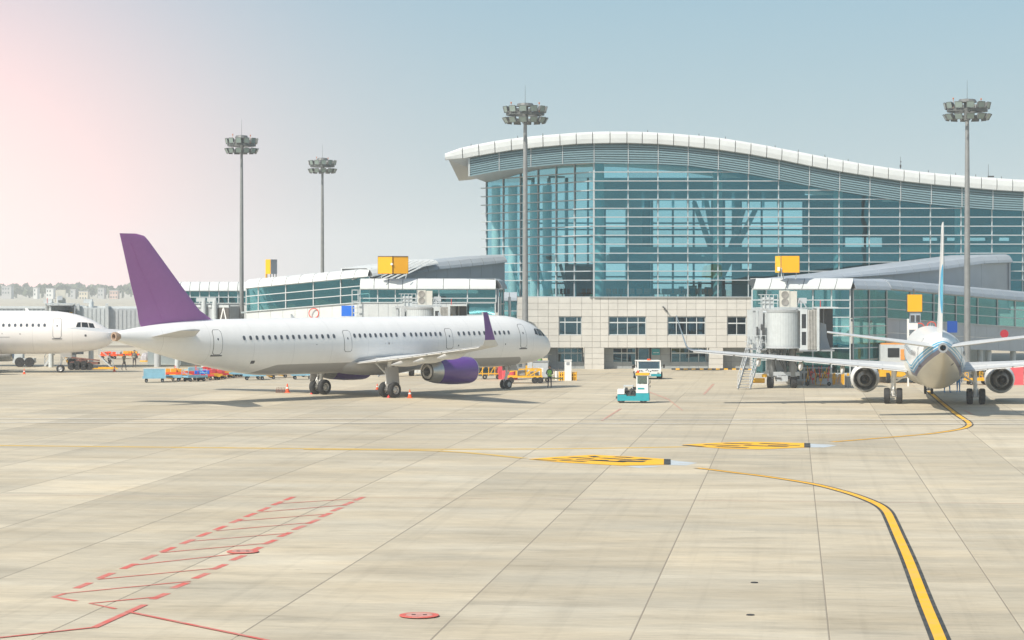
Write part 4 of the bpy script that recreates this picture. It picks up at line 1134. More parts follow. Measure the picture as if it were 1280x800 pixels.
def airliner(spec):
    S = spec; tab = S['hull']; L = S['len']
    t = thing('airliner', S['label'], 'airliner', (S['pos'][0], S['pos'][1], 0), S['rz'], 'airliners parked at the terminal')
    mh = S['mat']
    # hull
    m = MB(); rings = []; A = [0, .05, .15, .3, .5, .75, 1.05, 1.4, 1.8, 2.3, 2.9, 3.6, 4.4, 5.3, 6.5]
    a = 9
    while a < L-14: A.append(a); a += 3.0
    a = L-13.5
    while a < L-.3: A.append(a); a += .9
    A.append(L)
    NN = 48
    for a in A:
        zc, rw, rh = section(tab, a)
        rings.append([(-a, rw*math.cos(2*PI*i/NN), zc + rh*math.sin(2*PI*i/NN)) for i in range(NN)])
    m.loft(rings); m.build('fuselage', [mh], t, smooth=50)
    # tail exhaust
    zc, rw, rh = section(tab, L)
    m = MB(); m.lathe([(.15, rh*.95),(-.25, rh*.95),(-.25, rh*.6),(.1, rh*.55)], 'x', (-L, 0, zc), 20); o_ = m.build('exhaust_outlet', [S.get('apumat') or mat('tan_exhaust_ring', (.42,.30,.22), .5, metal=.3)], t, smooth=True)
    m = MB(); m.lathe([(.0, rh*.6),(.0, .01)], 'x', (-L, 0, zc), 20); m.build('outlet_core', [M_black], o_)
    # belly fairing
    b0, b1, bw, bz0, bz1 = S['belly']
    m = MB(); rings = []
    for k in range(15):
        u_ = k/14; a = b0+(b1-b0)*u_; e = math.sin(PI*min(1, max(0.001, u_)))**.45
        w = bw*e; zb = bz1-(bz1-bz0)*e; zt_ = bz1 + .0
        ring = []
        for i in range(16):
            an = PI*i/15
            ring.append((-a, w*math.cos(an) if True else 0, zt_ - (zt_-zb)*math.sin(an)**.6))
        rings.append(ring)
    m.loft(rings, closed=True); m.build('belly_fairing', [S['bellymat']], t, smooth=60)
    # wings
    for sd in (-1, 1):
        W_ = S['wing']
        m = MB()
        m.loft([airfoil(le, te, sd*y, z, th) for y, le, te, z, th in W_]); w_o = m.build('wing', [S['wingmat']], t, smooth=30)
        # spoiler and flap breaks stand slightly proud on top
        for k in range(len(W_)-1):
            y0, le0, te0, z0, th0 = W_[k]; y1, le1, te1, z1, th1 = W_[k+1]
            if k == 0: continue
            for j in range(S['flaps'][k]):
                q = []; u0, u1 = j/S['flaps'][k]+.012, (j+1)/S['flaps'][k]-.012
                for uu in (u0, u1):
                    y = y0+(y1-y0)*uu; le = le0+(le1-le0)*uu; te = te0+(te1-te0)*uu; z = z0+(z1-z0)*uu; th = th0+(th1-th0)*uu; c = te-le
                    q += [(-(le+.72*c), sd*y, z+th*.30), (-(te+.10), sd*y, z-.06), (-(te+.10), sd*y, z-.10), (-(le+.74*c), sd*y, z-th*.2)]
                m = MB(); m.add(q, [(0,1,5,4),(1,2,6,5),(2,3,7,6),(0,4,7,3),(0,3,2,1),(4,5,6,7)]); m.build('flap', [S['flapmat']], w_o)
        # winglet
        wl_ = S['winglet']; rg = [airfoil(le, te, sd*y, z, th, vert=(k > 1)) for k, (y, le, te, z, th) in enumerate(wl_)]
        m = MB(); m.loft(rg[:3]); m.build('wing_tip', [S['wingmat']], t, smooth=40)
        m = MB(); m.loft(rg[2:]); m.build('winglet', [S['wingletmat']], t, smooth=40)
        # flap track pods
        for y, a0, a1, z in S['pods']:
            m = MB(); n = 10; rings = []
            for k in range(n+1):
                u_ = k/n; r = .26*math.sin(PI*min(.985, max(.02, u_)))**.6*(1-.45*u_)*1.15
                rings.append([(-(a0+(a1-a0)*u_), sd*y+r*.75*math.cos(2*PI*i/10), z-.12-.28*u_+.0+r*1.3*math.sin(2*PI*i/10)) for i in range(10)])
            m.loft(rings); m.build('flap_track_pod', [S['podmat']], t, smooth=60)
        # tailplane
        m = MB(); m.loft([airfoil(le, te, sd*y, z, th) for y, le, te, z, th in S['stab']]); m.build('tailplane', [S['wingmat']], t, smooth=30)
        # engine
        E = S['engine']; ex, ez = E['a'], E['z']; r = E['r']; Ln = E['len']; y = sd*E['y']
        m = MB()
        m.cur = 1; m.lathe([(-.30, r*.70),(-.10, r*.76),(0, r*.84),(-.02, r*.90),(-.14, r*.945)], 'x', (-ex, y, ez), 32)
        m.cur = 0; m.lathe([(-.14, r*.945),(-.5, r*.99),(-1.3, r*1.0),(-2.3, r*.98),(-Ln*.80, r*.87)], 'x', (-ex, y, ez), 32)
        m.cur = E.get('tailslot', 1); m.lathe([(-Ln*.80, r*.87),(-Ln*.88, r*E['nz1']),(-Ln, r*E['nz2']),(-Ln+.03, r*(E['nz2']-.04)),(-Ln*.86, r*(E['nz1']-.1)),(-Ln*.6, r*.6)], 'x', (-ex, y, ez), 32)
        e_o = m.build('engine_nacelle', [E['mat'], M_alu], t, smooth=35)
        m = MB(); m.lathe([(-.30, r*.70),(-1.0, r*.74)], 'x', (-ex, y, ez), 24); m.lathe([(-1.0, r*.74),(-1.0, r*.25)], 'x', (-ex, y, ez), 24); m.build('intake_duct', [M_hot], e_o)
        m = MB(); m.lathe([(-.5, .01),(-.7, r*.14),(-1.0, r*.25)], 'x', (-ex, y, ez), 16); m.build('spinner', [M_grey], e_o, smooth=True)
        m = MB()
        for k in range(18):
            a_ = 2*PI*k/18; m.bar((-ex-.92, y+r*.22*math.cos(a_), ez+r*.22*math.sin(a_)), (-ex-.95, y+r*.70*math.cos(a_+.12), ez+r*.70*math.sin(a_+.12)), .03, .15, up=(1,0,0))
        m.build('fan_blade', [M_grey], e_o)
        m = MB(); c1_ = Ln+E['core']
        m.lathe([(-Ln*.6, r*.6),(-Ln*.62, r*.58),(-Ln, r*.52),(-c1_, r*.36),(-c1_+.02, r*.33),(-Ln*.9, r*.36)], 'x', (-ex, y, ez), 24); m.build('core_nozzle', [mat('nozzle_metal', (.42,.41,.39), .4, metal=.5)], e_o, smooth=35)
        m = MB(); m.lathe([(-Ln*.9, r*.36),(-Ln*.9, r*.2),(-c1_-.0, r*.17),(-c1_-.45, .02)], 'x', (-ex, y, ez), 16); m.build('exhaust_plug', [M_hot], e_o, smooth=35)
        m = MB(); m.lathe([(-Ln*.6, r*.86),(-Ln*.6, r*.5)], 'x', (-ex, y, ez), 24); m.build('bypass_duct', [M_black], e_o)
        # pylon
        m = MB(); wz = E['wingz']
        m.add([(-ex-.9, y-.06, ez+r*.93),(-ex-.9, y+.06, ez+r*.93),(-ex-2.6, y+.19, wz+.12),(-ex-2.6, y-.19, wz+.12),
               (-ex-Ln-.2, y-.16, ez+r*.6),(-ex-Ln-.2, y+.16, ez+r*.6),(-ex-Ln-1.7, y+.14, wz-.12),(-ex-Ln-1.7, y-.14, wz-.12)],
              [(0,1,2,3),(4,7,6,5),(0,4,5,1),(3,2,6,7),(0,3,7,4),(1,5,6,2)])
        m.build('pylon', [S['podmat']], t)
    # fin
    m = MB(); m.loft([airfoil(le, te, 0, z, th, vert=True) for z, le, te, th in S['fin']]); m.build('vertical_fin', [S['finmat']], t, smooth=40)
    m = MB(); fz = S['fin']; (z0, le0, te0, th0), (z1, le1, te1, th1) = fz[0], fz[-2]
    # rudder hinge line
    u0, u1 = .10, .93
    q = []
    for uu in (u0, u1):
        z = z0+(z1-z0)*uu
        le = catmull([(a, b, c) for a, b, c, d in fz], z); th = .55*(1-uu)+.18*uu
        c = le[1]-le[0]; q.append((-(le[0]+.70*c), z))
    for sd in (-1, 1):
        m.bar((q[0][0], sd*.205, q[0][1]), (q[1][0], sd*.075, q[1][1]), .015, .015)
    m.build('rudder_hinge', [S.get('hingemat', M_grey)], t)
    # windows
    wz, wr = S['winz'], S['wins']
    base = None
    for sd in (-1, 1):
        for a in wr:
            p = surf(tab, a, wz, sd, .012)
            if base is None or base[0] != sd:
                m = MB(); vs = []
                for k in range(12):
                    an = 2*PI*k/12; dx = .135*math.copysign(abs(math.cos(an))**.7, math.cos(an)); dz = .175*math.copysign(abs(math.sin(an))**.7, math.sin(an))
                    q = surf(tab, 15.0, wz+dz, sd, .012); q0 = surf(tab, 15.0, wz, sd, .012)
                    vs.append((dx, q[1]-q0[1], dz))
                vs2 = [(v[0]*.86, v[1]*.86 + sd*.006, v[2]*.86) for v in vs]
                m.cur = 1; m.add(vs + vs2, [(k, (k+1) % 12, 12+(k+1) % 12, 12+k) for k in range(12)])
                m.cur = 0; m.add(vs2, [tuple(range(12))])
                o = m.build('cabin_window', [M_cabw, M_lgrey], t); base = (sd, o)
            else:
                o = base[1].copy(); COL.objects.link(o)
            o.location = p
    # doors
    for a0, wd, z0, z1, sill in S['doors']:
        for sd in (-1, 1):
            sl = S.get('doorslant', 0)
            m = hull_patch(tab, a0, a0+wd, z0, z1, sd, .008, 3, 12, .14, sl); d_o = m.build('cabin_door', [M_seal], t, smooth=True)
            m = hull_patch(tab, a0+.035, a0+wd-.035, z0+.035, z1-.035, sd, .016, 3, 12, .12, sl); m.build('door_leaf', [mh], d_o, smooth=True)
            zc = z0+(z1-z0)*.62; m = hull_patch(tab, a0+wd*.42, a0+wd*.58, zc-.10, zc+.10, sd, .024, 1, 3, .06); m.build('door_window', [M_cabw], d_o)
            if sill:
                m = hull_patch(tab, a0-.08, a0+wd+.08, z0-.10, z0-.02, sd, .03, 3, 2, .03); m.build('door_sill', [M_seal], d_o)
    # cockpit windows
    for sd in (-1, 1):
        for (aa, zz) in S['cockpit']:
            vs = []
            n = 5
            for j in range(n):
                for i in range(n):
                    u_, v_ = i/(n-1), j/(n-1)
                    a = (aa[0]*(1-u_)+aa[1]*u_)*(1-v_) + (aa[3]*(1-u_)+aa[2]*u_)*v_
                    z = (zz[0]*(1-u_)+zz[1]*u_)*(1-v_) + (zz[3]*(1-u_)+zz[2]*u_)*v_
                    vs.append(surf(tab, a, z, sd, .02))
            m = MB(); m.add(vs, [(j*n+i, j*n+i+1, (j+1)*n+i+1, (j+1)*n+i) for j in range(n-1) for i in range(n-1)]); m.build('cockpit_window', [M_cpitw], t, smooth=True)
    # landing gear
    def wheel(parent, x, y, z, r, w, side):
        m = MB()
        m.cur = 0; m.lathe([(-w/2, r*.55),(-w/2, r*.86),(-w*.36, r*.98),(0, r),(w*.36, r*.98),(w/2, r*.86),(w/2, r*.55)], 'y', (x, y, z), 28)
        m.cur = 1; m.lathe([(w*.42, r*.56),(w*.30, r*.42),(w*.40, r*.2),(w*.5, .01)], 'y', (x, y, z), 20); m.lathe([(-w*.42, r*.56),(-w*.30, r*.42),(-w*.40, r*.2),(-w*.5, .01)], 'y', (x, y, z), 20)
        m.cur = 2
        for k in range(7):
            an = 2*PI*k/7
            for q in (-1, 1): m.cyl((x+r*.36*math.cos(an), y+q*w*.30, z+r*.36*math.sin(an)), (x+r*.36*math.cos(an), y+q*w*.37, z+r*.36*math.sin(an)), r*.07, n=6)
        m.build('wheel', [M_black, mat('wheel_rim', (.55,.55,.54), .4, metal=.3), M_dark], parent, smooth=35)
    ma, my, mr, mtop = S['main']
    for sd in (-1, 1):
        m = MB(); y = sd*my
        m.cyl((-ma, y, mr*.95), (-ma+.1, y-sd*.1, mtop), .13, .17, 12); m.cyl((-ma, y, mr), (-ma, y, mr+.55), .19, .19, 12)
        m.cyl((-ma, y-.5, mr), (-ma, y+.5, mr), .09, n=10)
        m.bar((-ma+.05, y, mr+.9), (-ma+.05, y-sd*1.6, mtop-.1), .12); m.bar((-ma, y, mr+.6), (-ma+1.2, y-sd*.3, mtop), .08)
        m.bar((-ma-.18, y, mr+.1), (-ma-.42, y, mr+.5), .1, .05); m.bar((-ma-.42, y, mr+.5), (-ma-.18, y, mr+.95), .1, .05)
        m.tube([(-ma-.12, y+.12, mr+.2), (-ma-.16, y+.14, mr+.8), (-ma-.1, y+.1, mtop-.2)], .025, 5)
        g_o = m.build('main_gear', [M_white], t, smooth=35)
        if S.get('geardoor'):
            m = MB(); m.cbox((-ma-.05, y+sd*.32, mr+1.05), (1.35, .05, 1.25), rz=0, rx=sd*.12); m.build('gear_door', [mh], t)
        for q in (-1, 1): wheel(g_o, -ma, y+q*S['wsp'], mr, mr, mr*.76, q)
    na, nr, ntop = S['nose_g']
    m = MB(); m.cyl((-na, 0, nr), (-na+.15, 0, ntop), .09, .11, 12); m.cyl((-na, -.22, nr), (-na, .22, nr), .06, n=8)
    m.bar((-na, 0, nr+.5), (-na+.9, 0, ntop+.1), .07); m.cbox((-na+.16, 0, 1.25), (.14, .3, .12)); m.bar((-na-.12,0,nr+.1),(-na-.28,0,nr+.35),.08,.04); m.bar((-na-.28,0,nr+.35),(-na-.1,0,nr+.6),.08,.04)
    g_o = m.build('nose_gear', [M_white], t, smooth=35)
    for q in (-1, 1): wheel(g_o, -na, q*.25, nr, nr, nr*.58, q)
    for sd in (-1, 1):
        m = MB(); m.cbox((-na+.55, sd*.42, S['bellyz']-.18), (1.0, .035, .5)); m.build('nose_gear_door', [mh], t)
    for a, z, sx, sz_ in S.get('marks', ()):
        m = hull_patch(tab, a, a+sx, z, z+sz_, -1, .01, 1, 2, .02); m.build('hull_marking', [M_seal], t)
    for a in S.get('antennas', ()):
        zc, rw, rh = section(tab, a); m = MB()
        m.add([(-a, -.02, zc+rh-.03),(-a-.4, 0, zc+rh-.03),(-a, .02, zc+rh-.03),(-a-.28, 0, zc+rh+.28),(-a-.45, 0, zc+rh+.28)], [(0,1,4,3),(1,2,3,4),(0,2,1),(0,3,2)]); m.build('blade_antenna', [M_white], t)
    return t

hullA = [(0,3.30,.02,.02),(.12,3.31,.34,.33),(.5,3.36,.78,.74),(1.2,3.46,1.20,1.15),(2.2,3.62,1.55,1.52),(3.5,3.78,1.80,1.82),(5.2,3.87,1.94,2.03),(7,3.88,1.975,2.07),(30.5,3.88,1.975,2.07),(33,3.96,1.92,1.98),(36,4.20,1.66,1.72),(39,4.46,1.24,1.34),(41.5,4.66,.82,.92),(43.4,4.78,.46,.54),(44.4,4.83,.28,.33)]
th = R(47.6)
def a_of(px, Xn=2.92, Yn=191.3, t_=th, lat=1.97):
    c, s = math.cos(t_), math.sin(t_); k = (px-640)/F
    return (Xn + lat*s - k*(Yn - lat*c))/(c - k*s)
wl = []
def run(px0, px1, n):
    a0, a1 = a_of(px0), a_of(px1)
    for i in range(n): wl.append(a0+(a1-a0)*i/(n-1))
run(637,620,4); run(613,574.5,7); run(551.5,515,7); run(506.3,506.2,2); wl.pop(); run(496.5,444.3,9); run(418.6,307.8,16)
d_px = [(659.5,642.5),(566.5,554.0),(440,425.5),(283.5,267)]
doorsA = [(a_of(659.5), 0.82, 3.35, 5.25, True), (a_of(566.5), .78, 3.42, 5.02, False), (a_of(440), .78, 3.42, 5.02, False), (a_of(282.5), .76, 3.45, 5.22, True)]
wins_ok = [a for a in wl if all(not (d[0]-.15 < a < d[0]+d[1]+.15) for d in doorsA)]
cock = [((1.62,2.12,2.30,1.86),(4.22,4.24,4.80,4.72)), ((2.20,2.85,2.92,2.38),(4.26,4.30,4.86,4.82)), ((2.95,3.40,3.28,3.0),(4.34,4.42,4.84,4.86))]
specA = dict(label='white twin-engine airliner with a purple tail fin and purple engines, nose to the right', pos=(2.92,191.3), rz=th, hull=hullA, len=44.4,
    mat=hull_mat('white_hull_grey_belly', 'grey_belly'), bellymat=mat('fairing_grey', (.47,.47,.47), .4, var=.06), wingmat=mat('wing_grey', (.55,.56,.56), .4, var=.06), flapmat=mat('flap_white', (.68,.68,.66), .4, var=.06), podmat=mat('pod_white', (.66,.65,.62), .4, var=.05),
    belly=(13.2,26.3,2.12,1.52,2.95), 
    wing=[(0,15.6,23.6,2.45,.95),(1.9,16.4,23.5,2.62,.85),(6.4,18.75,23.6,3.05,.55),(12,21.6,24.8,3.62,.34),(16.6,24.0,25.8,4.10,.20)], flaps=[0,2,3,2],
    winglet=[(16.6,24.0,25.8,4.10,.20),(16.95,24.3,25.9,4.18,.17),(17.2,24.9,25.95,4.55,.13),(17.36,25.3,26.1,5.1,.10),(17.6,26.1,26.55,6.5,.05)], wingletmat=M_purple,
    pods=[(6.6,20.8,24.6,2.95),(9.4,21.6,25.1,3.25),(12.3,22.7,25.6,3.6)],
    stab=[(.3,37.8,41.9,4.75,.40),(1.2,38.4,42.0,4.85,.36),(6.2,42.2,43.9,5.32,.14)],
    fin=[(5.2,34.2,42.2,.42),(5.95,36.0,42.5,.42),(6.6,37.1,42.6,.40),(8.5,38.9,43.2,.34),(11.4,41.6,44.0,.22),(11.75,42.0,44.1,.18),(11.9,42.7,44.15,.08)], finmat=M_finp, hingemat=M_finp,
    engine=dict(a=15.3,y=5.75,z=1.93,r=1.04,len=4.7,mat=M_purple,nz1=.80,nz2=.66,core=.05,wingz=2.95),
    winz=4.60, wins=wins_ok, doors=doorsA, doorslant=0.0, cockpit=cock, main=(21.97,3.79,.585,2.7), wsp=.46, nose_g=(5.07,.38,2.0), bellyz=1.9, geardoor=True,
    marks=[(20.2,3.9,.12,.14),(19.9,3.95,.05,.05),(20.6,3.95,.05,.05),(7.2,3.62,.10,.12),(12.6,3.62,.12,.12),(33.3,2.75,.35,.22),(37,3.35,.15,.1),(27.6,4.0,.1,.05)], antennas=(7.5,12.5,28.0))
airA = airliner(specA)
m = MB()   # aft cargo door outline and small line on the starboard side
# the leftmost aeroplane: shorter, seen almost from the side
sh = -4.27
def shift(tab): return [r if r[0] < 8 else (r[0]+2*sh*.8,)+r[1:] for r in tab]
hullB = [r if r[0] < 8 else (r[0]-6.87,)+r[1:] for r in hullA]
specB = dict(specA); specB.update(label='plain white airliner at the left edge of the picture, only its nose half in view', pos=(PX(142,224),224.0), rz=R(4), hull=hullB, len=37.5, mat=hull_mat('plain_white_hull', 'plain'), bellymat=M_offw, podmat=M_white,
    belly=(9.2,20.5,2.12,1.52,2.95), wing=[(y, a-4.4, b-4.4, z, th_) for y, a, b, z, th_ in specA['wing']], winglet=[(y, a-4.4, b-4.4, z, th_) for y, a, b, z, th_ in specA['winglet']],
    pods=[(y, a-4.4, b-4.4, z) for y, a, b, z in specA['pods']], stab=[(y, a-6.87, b-6.87, z, th_) for y, a, b, z, th_ in specA['stab']], fin=[(z, a-6.87, b-6.87, th_) for z, a, b, th_ in specA['fin']], finmat=M_white, hingemat=M_white, wingletmat=M_white,
    engine=dict(a=10.4,y=5.75,z=1.93,r=1.04,len=4.7,mat=M_white,nz1=.80,nz2=.66,core=.05,wingz=2.95),
    wins=[6.35+.555*i for i in range(44)], doors=[(4.75,.82,3.35,5.25,True),(31.2,.8,3.45,5.2,True)], main=(17.7,3.79,.585,2.7),
    marks=[(8.6,3.7,.1,.12),(10.3,3.75,.08,.08),(2.4,3.5,.2,.2),(9.6,3.45,2.0,.03)], antennas=(8.0,))
airB = airliner(specB)
# the aeroplane on the right, seen from behind
hullC = [(0,2.75,.02,.02),(.12,2.76,.3,.3),(.5,2.82,.7,.7),(1.2,2.95,1.1,1.12),(2.4,3.12,1.5,1.55),(4,3.24,1.8,1.88),(6,3.28,1.88,2.0),(24.5,3.28,1.88,2.0),(27.5,3.40,1.82,1.90),(30.5,3.68,1.56,1.62),(33.5,4.02,1.16,1.22),(36,4.28,.72,.80),(37.6,4.40,.36,.46),(38.2,4.42,.24,.32)]
phi = R(90-8.7)
hd = Vector((math.cos(phi), math.sin(phi)))
mid = Vector((PX(1168,163), 163.0))
nose = mid + hd*19.6
specC = dict(label='white airliner with blue tail stripes seen from behind at the right', pos=(nose.x, nose.y), rz=phi, hull=hullC, len=38.2, mat=hull_mat('white_hull_blue_stripes', 'stripes'), bellymat=mat('cream_fairing', (.56,.54,.47), .4, var=.05),
    wingmat=mat('wing_grey', (.55,.56,.56), .4), flapmat=mat('flap_white', (.68,.68,.66), .4), podmat=mat('pod_white', (.66,.65,.62), .4), belly=(13.0,24.5,2.1,1.22,2.9),
    wing=[(0,12.8,21.2,2.25,.95),(1.9,14.2,21.1,2.40,.85),(5.3,16.2,20.8,2.72,.55),(11,19.2,22.1,3.25,.32),(16.7,22.2,23.7,3.78,.18)], flaps=[0,2,3,2],
    winglet=[(16.7,22.2,23.7,3.78,.18),(16.95,22.4,23.75,3.86,.15),(17.15,22.8,23.9,4.10,.12),(17.3,23.2,24.1,4.6,.09),(17.75,24.4,24.9,6.25,.05)], wingletmat=mat('winglet_blue_white', (.62,.70,.76), .4, var=.05),
    pods=[(6.4,18.3,21.9,2.62),(9.3,19.3,22.6,2.9),(12.2,20.5,23.2,3.2)],
    stab=[(.3,33.2,36.8,4.42,.42),(.9,33.8,36.9,4.5,.36),(7.15,38.0,39.3,5.38,.14)],
    fin=[(4.9,28.5,36.4,.40),(5.6,31.0,36.7,.40),(6.6,32.7,37.0,.38),(9,34.8,37.9,.30),(11.7,37.0,38.9,.20),(12.1,37.5,39.0,.16),(12.25,38.0,39.05,.08)], finmat=fin_mat(), apumat=M_grey,
    engine=dict(a=11.9,y=4.83,z=1.58,r=1.06,len=3.9,mat=M_white,nz1=.84,nz2=.80,core=.75,wingz=2.55,tailslot=0),
    winz=3.85, wins=[5.6+.508*i for i in range(50)], doors=[(3.9,.85,2.75,4.6,True),(31.0,.76,3.1,4.85,True)], cockpit=[((1.5,2.0,2.2,1.75),(3.55,3.58,4.05,3.98)),((2.1,2.7,2.75,2.3),(3.6,3.66,4.12,4.08))], main=(19.6,2.86,.56,2.5), wsp=.43, nose_g=(4.0,.34,1.6), bellyz=1.4,
    marks=[(34,3.2,.3,.15)], antennas=(9,15))
airC = airliner(specC)
for k, (y, z, s_) in enumerate(((.0,3.55,.22),(.55,2.75,.12),(-.6,3.0,.08))):
    pass

# ------------------------------------------------------------------ jet bridges
def jet_bridge(label, loc, rz, tl=15.0, open_=True):
    t = thing('jet_bridge', label, 'jet bridge', loc, rz, 'passenger bridges of the terminal')
    ribs = MB()
    n = 40
    for i in range(n):      # ribbed round cab
        a0, a1 = 2*PI*i/n, 2*PI*(i+.86)/n
        r = 1.36
        ribs.add([(r*math.cos(a0), r*math.sin(a0), 3.45), (r*math.cos(a1), r*math.sin(a1), 3.45), (r*math.cos(a1), r*math.sin(a1), 6.2), (r*math.cos(a0), r*math.sin(a0), 6.2)], [(0,1,2,3)])
    ribs.lathe([(3.40,1.338),(6.25,1.338)], 'z', n=40)
    ribs.build('round_cab', [M_offw], t)
    m = MB(); m.lathe([(6.2,1.40),(6.38,1.46),(6.44,.01)], 'z', n=32); m.lathe([(3.28,.01),(3.28,1.45),(3.45,1.45)], 'z', n=32); m.build('cab_ring', [M_lgrey], t)
    # cab vestibule with two windows, then folded bellows hood
    m = MB(); m.box(1.1,2.25,-1.25,1.25,3.15,3.3); m.box(1.1,2.25,-1.25,1.25,6.3,6.45)
    for y in (-1.25, 1.17):
        m.box(1.2,1.42,y,y+.08,3.3,6.3); m.box(2.05,2.25,y,y+.08,3.3,6.3); m.box(1.42,2.05,y,y+.08,4.62,4.9); m.box(1.42,2.05,y,y+.08,3.3,3.55); m.box(1.42,2.05,y,y+.08,6.05,6.3)
    m.build('vestibule_frame', [M_offw], t)
    m = MB()
    for y in (-1.22, 1.2): m.box(1.42,2.05,y,y+.02,3.55,4.62); m.box(1.42,2.05,y,y+.02,4.9,6.05)
    m.build('vestibule_window', [M_cpitw], t)
    m = MB()      # bellows
    rings = []
    for k in range(13):
        x = 2.25 + k*.115; e = .10 if k % 2 else 0
        rings.append([(x, -1.28-e, 3.2), (x+.05, -1.3-e, 6.4), (x+.05, 1.3+e, 6.4), (x, 1.28+e, 3.2)])
    m.loft(rings, False, False, closed=False); m.build('bellows', [mat('grey_bellows', (.40,.40,.38), .7, var=.2, scale=4)], t)
    m = MB()      # open hood
    m.add([(3.65,-1.5,3.1),(3.85,-1.5,6.5),(5.1,-1.35,6.62),(4.6,-1.3,5.2),(4.75,-1.3,3.6)], [(0,1,2,3,4)]) if False else None
    m.box(3.62,3.8,-1.5,-1.35,3.1,6.5); m.box(3.62,3.8,1.35,1.5,3.1,6.5); m.box(3.62,5.15,-1.5,1.5,6.5,6.62)
    m.build('hood_frame', [M_offw], t)
    m = MB(); m.box(3.8,5.05,1.38,1.5,3.2,6.48); m.box(3.7,3.76,-1.35,1.35,3.2,3.3); m.build('hood_side', [M_lgrey], t)
    m = MB(); m.box(4.5,5.1,1.3,1.36,3.3,6.45); m.box(4.2,4.4,1.3,1.36,4.6,6.45); m.build('hood_curtain', [M_dark], t)
    m = MB(); m.add([(3.3,1.2,3.2),(4.9,1.2,3.2),(4.65,1.2,4.2),(4.6,1.2,5.2),(4.0,1.2,5.4),(3.9,1.2,5.0),(3.3,1.2,5.0)] + [(3.3,1.26,3.2),(4.9,1.26,3.2),(4.65,1.26,4.2),(4.6,1.26,5.2),(4.0,1.26,5.4),(3.9,1.26,5.0),(3.3,1.26,5.0)],
          [(0,1,2,3,4,5,6),(13,12,11,10,9,8,7)] + [(i,(i+1)%7,7+(i+1)%7,7+i) for i in range(7)]); m.build('cab_floor_panel', [M_clad], t)
    m = MB(); m.box(3.86,3.92,.9,1.19,5.0,5.7); m.build('yellow_notice', [M_yelp], t)
    m = MB(); m.box(3.5,3.6,-.2,.9,4.7,5.9); m.build('cab_door', [M_cpitw], t)
    m = MB(); m.box(1.1,4.9,-1.3,1.3,3.05,3.18); m.build('cab_floor', [M_grey], t)
    m = MB(); m.cyl((3.9,-1.3,6.6),(3.9,-1.3,7.15),.03,n=5); o_ = m.build('warning_light', [M_red], t)
    for ch in t.children:
        for v in ch.data.vertices:
            if v.co.x > 1.1 and ch.name.split('.')[0] not in ('round_cab','cab_ring'):
                x = v.co.x; v.co.x = 1.1+(x-1.1)*.565 if x < 2.25 else (1.75+(x-2.25)*.536 if x < 3.65 else 2.5+(x-3.65)*1.13)
    # tunnel sections
    for k, (y0, y1, w, z0, z1) in enumerate(((1.0, tl*.5, 1.45, 3.35, 6.15),(tl*.5, tl, 1.25, 3.5, 6.0))):
        m = MB(); m.box(-w, w, y0, y1, z0, z1)
        yy = y0+.3
        while yy < y1:
            m.box(-w-.05, -w, yy, yy+.15, z0+.1, z1-.1); m.box(w, w+.05, yy, yy+.15, z0+.1, z1-.1); yy += .42
        m.build('tunnel_section', [M_offw if k == 0 else M_lgrey], t)
    for y in (1.6, tl*.5): 
        m = MB(); w, z0, z1 = 1.75, 3.05, 6.35
        m.box(-w, -w+.22, y, y+.3, z0, z1); m.box(w-.22, w, y, y+.3, z0, z1); m.box(-w, w, y, y+.3, z1, z1+.2); m.box(-w, w, y, y+.3, z0-.2, z0); m.build('tunnel_collar', [M_offw], t)
    # equipment side platform, with railings and a cable cabinet
    m = MB(); m.box(-2.9,-1.4,.2,2.6,3.1,3.2); m.build('side_platform', [M_grey], t)
    m = MB()
    for x in (-2.88,-2.4,-1.9,-1.45):
        m.cyl((x,.22,3.2),(x,.22,4.3),.025,n=6)
    for z in (3.75, 4.28): m.cyl((-2.88,.22,z),(-1.4,.22,z),.025,n=6); m.cyl((-2.88,.22,z),(-2.88,2.6,z),.025,n=6)
    m.build('platform_railing', [M_offw], t)
    m = MB(); m.box(-2.75,-2.15,1.4,2.4,3.55,6.35); m.build('tall_side_cabinet', [M_offw], t)
    m = MB(); m.box(-2.4,-2.2,1.0,1.2,3.2,6.5); m.box(-1.95,-1.6,.9,1.3,3.2,6.3); m.box(-2.5,-1.2,.9,1.2,6.3,6.5); m.build('service_duct', [M_lgrey], t)
    m = MB(); m.box(-1.8,-1.5,.6,.8,4.3,5.2); m.box(-2.15,-2.02,.75,.85,4.2,5.0); m.build('control_box', [M_dark], t)
    # rooftop machinery
    m = MB(); m.box(-.35,.40,-.5,.5,6.6,7.95); M_cream = mat('cream_enamel', (.58,.57,.51), .5, var=.06); a_ = m.build('air_conditioner', [M_cream], t)
    m = MB(); m.box(.40,1.0,-.45,.5,6.6,7.9); m.build('unit_side', [M_cream], a_)
    for z in (7.0, 7.6):
        m = MB(); m.lathe([(-.53,.26),(-.50,.01)], 'y', (0.02, 0, z), 18); m.lathe([(-.50,.30),(-.54,.30),(-.54,.26)], 'y', (0.02, 0, z), 18); m.build('fan_grille', [mat('grey_grille', (.28,.27,.25), .6)], a_)
    m = MB()
    for x in (-1.9,-1.6,-1.25,-.9,-.55): m.box(x, x+.05, -.2, -.14, 6.4, 7.6)
    for z in (6.9, 7.2, 7.58): m.box(-2.1,-.5,-.2,-.14,z,z+.05)
    m.box(-1.75,-.9,-.1,.3,6.5,7.4); m.build('roof_rack', [M_offw], t)
    m = MB(); m.box(1.1,1.8,-.3,.2,6.9,7.35); m.tube([(1.0,-.3,6.6),(1.2,-.35,7.2),(1.6,-.3,6.9),(1.8,-.3,6.5)], .05, 6); m.box(1.3,1.4,-.3,-.2,6.4,6.95); m.build('cable_winch', [M_lgrey], t)
    # undercarriage
    m = MB()
